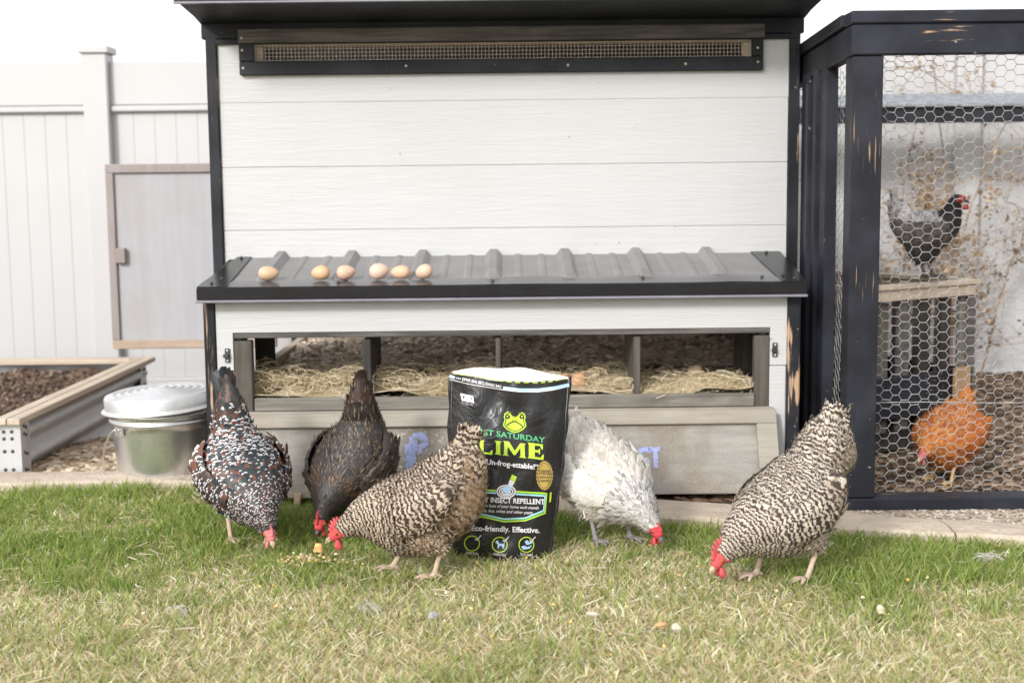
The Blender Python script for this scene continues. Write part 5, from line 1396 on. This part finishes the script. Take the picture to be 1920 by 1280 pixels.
# ------------------------------------------------------------------ lawn grass: one mesh of bent blades
def make_grass():
    r = np.random.RandomState(5)
    N = 225000
    y = 2.25+(4.5-2.25)*r.rand(N)**1.0
    x = (r.rand(N)*2-1)*(.41*y+.38)
    keep = r.rand(N) < (.41*y+.38)/(.41*4.5+.38)*1.25
    keep &= y < curve_y(CF, x)-.045+.022*vnoise(x, y, 19, 6)+.010*r.rand(N)
    for (cx, cy, a, b) in ((-.03, 3.53, .12, .045),): keep &= ((x-cx)/a)**2+((y-cy)/b)**2 > 1
    x, y = x[keep], y[keep]; n = len(x)
    # how green: patches, greener by the edging, straw coloured near the camera
    big = vnoise(x, y, 2.3, 31); mid = vnoise(x, y, 7, 32); fine = vnoise(x, y, 21, 33)
    g = .55*big+.45*mid+.25*(fine-.5)
    g = g+.50*smooth(y, 2.95, 3.75)-.22+.26*smooth(x, .35, 1.0)*smooth(y, 2.7, 3.1)+.10*smooth(-x, .3, 1.0)*smooth(y, 2.6, 3.0)
    g = g-.25*np.exp(-((x-.2)/.35)**2-((y-3.30)/.22)**2)
    green = r.rand(n) < np.clip(g*1.25-.33, .15, .90)
    tuft = smooth(vnoise(x, y, 13, 51), .62, .85)
    h = np.where(green, .017+.021*r.rand(n), .013+.021*r.rand(n))*(.78+.5*mid)*(1+.3*tuft*green)
    w = (.0011+.0011*r.rand(n))*np.where(r.rand(n) < .12, 1.7, 1.0)
    cl = vnoise(x, y, 16, 41)*2*PI*2+r.randn(n)*1.7           # neighbours lean the same way
    lean = np.where(green, .35+.55*r.rand(n), .7+.9*r.rand(n))
    dx, dy = np.cos(cl), np.sin(cl)
    ns = 4; t = np.linspace(0, 1, ns)
    ang = lean[:, None]*(.35+.9*t[None])
    seg = h[:, None]/(ns-1)*1.25
    hx = np.cumsum(np.sin(ang)*seg, 1)-np.sin(ang[:, :1])*seg; hz = np.cumsum(np.cos(ang)*seg, 1)-np.cos(ang[:, :1])*seg
    hz = np.maximum(hz, .002)
    P = np.stack([x[:, None]+dx[:, None]*hx, y[:, None]+dy[:, None]*hx, hz], -1)
    fa = r.rand(n)*2*PI; sx, sy = np.cos(fa), np.sin(fa)
    ww = w[:, None]*np.array([1, .95, .7, .12])[None]
    off = np.stack([sx[:, None]*ww, sy[:, None]*ww, np.zeros_like(ww)], -1)
    V = np.stack([P-off, P+off], 2).reshape(-1, 3)
    i = np.arange(ns-1)*2; f = np.stack([i, i+1, i+3, i+2], -1)
    Q = (f[None]+(np.arange(n)*ns*2)[:, None, None]).reshape(-1, 4)
    me = gridmesh('grass', V, Q, True)
    G = np.array([(.20,.31,.05), (.27,.37,.075), (.14,.24,.04), (.34,.41,.10), (.24,.34,.065)]); D = np.array([(.84,.72,.48), (.90,.80,.60), (.74,.60,.39), (.88,.79,.60), (.66,.60,.32)])
    k = r.randint(0, 5, n); near = (1-smooth(y, 2.7, 3.5))[:, None]*.45
    C = np.where(green[:, None], G[k]*(1-near)+np.array([.42,.44,.20])*near, D[k])*(.70+.6*r.rand(n, 1))
    C = np.minimum(C, .9)
    C = np.repeat(C[:, None], ns*2, 1); tip = np.repeat(t, 2)[None, :, None]
    m_ = (green & (r.rand(n) < .35))[:, None, None]
    C = np.where(m_, C*(1-tip**2*.7)+np.array([.55,.47,.24])*tip**2*.7, C)
    set_col(me, C.reshape(-1, 3))
    tag(link('grass', me, M['grass']), 'patchy green and straw coloured lawn grass', 'grass', kind='stuff')
make_grass()
def dead_stems():
    r = np.random.RandomState(9); n = 1700; y = 2.3+2.0*r.rand(n); x = (r.rand(n)*2-1)*(.41*y+.3)
    k = y < curve_y(CF, x)-.07; x, y = x[k], y[k]; n = len(x); a = r.rand(n)*2*PI; L = .025+.045*r.rand(n); ns = 5; t = np.linspace(-.5, .5, ns)[None]
    bend = r.randn(n)*.35; z = .016+.016*r.rand(n); ti = r.randn(n)*.18
    X = t*L[:, None]; Y = bend[:, None]*L[:, None]*t**2*2
    c, s_ = np.cos(a)[:, None], np.sin(a)[:, None]
    P = np.stack([x[:, None]+X*c-Y*s_, y[:, None]+X*s_+Y*c, z[:, None]+ti[:, None]*X], -1)
    w = (.0009+.0009*r.rand(n))[:, None]*np.array([.5, 1, 1, .9, .3])[None]
    o = np.stack([-s_*w, c*w, w*.4], -1); V = np.stack([P-o, P+o], 2).reshape(-1, 3)
    i = np.arange(ns-1)*2; f = np.stack([i, i+1, i+3, i+2], -1); Q = (f[None]+(np.arange(n)*ns*2)[:, None, None]).reshape(-1, 4)
    me = gridmesh('dead_grass', V, Q, True); C = np.array([(.80,.70,.50), (.86,.78,.62), (.62,.46,.28), (.50,.36,.22)])[r.randint(0, 4, n)]*(.8+.3*r.rand(n, 1))
    set_col(me, np.repeat(C, ns*2, 0)); tag(link('dead_grass', me, M['grass']), 'pale dead grass stems lying on the lawn', 'grass', kind='stuff')
dead_stems()
def ongrass(cx, cy, sx, sy, z):
    def f(r, n):
        x = cx+r.randn(n)*sx; y = cy+r.randn(n)*sy; return np.stack([x, y, z+.012*r.rand(n)], -1)
    return f
p = gpt(582, 1048, .02)
scatter_bits('feed_pile', 110, ongrass(p[0], p[1], .035, .028, .014), .0065, [(.60,.48,.28), (.66,.56,.40), (.62,.40,.15), (.52,.40,.26)], 'small pile of cracked corn feed before the dark hen', 'feed', 31, thick=.6, elong=1.4)
p = gpt(1130, 1130, .02)
scatter_bits('scattered_feed', 80, ongrass(p[0], p[1]+.05, .45, .22, .020), .0048, [(.70,.54,.28), (.70,.60,.44), (.70,.45,.14)], 'cracked corn scattered over the lawn before the bag', 'feed', 32, thick=.6, elong=1.4)
# moulted down caught in the grass
def down(px, py, seed, label, L=.035, n=46, c=(.62,.58,.54)):
    r = np.random.RandomState(seed); b = np.array(gpt(px, py, .038)); paths = []
    for i in range(n):
        d = r.randn(3)*np.array([1, .5, .35]); d /= np.linalg.norm(d); q = np.linspace(0, 1, 5)[:, None]
        paths.append(b+r.randn(3)*np.array([.012, .006, .003])+d*q*L*r.uniform(.5, 1)+np.array([0, 0, -.010])*q**2)
    V, Q = tube_arrays(paths, [.0007]*n, 3); o = link('down_feather', gridmesh('down_feather', V, Q), mat_plain('down', c, .9, 0, .1, 20)); tag(o, label, 'feather', 'moulted feathers on the lawn')
down(1856, 1042, 1, 'fluffy grey down feather by the edging at far right')
down(690, 1133, 2, 'pale down tuft in the straw grass left of centre', .028, 30, (.50,.47,.44))
down(335, 1138, 4, 'greyish down tuft in the grass at lower left', .025, 26, (.52,.49,.46))
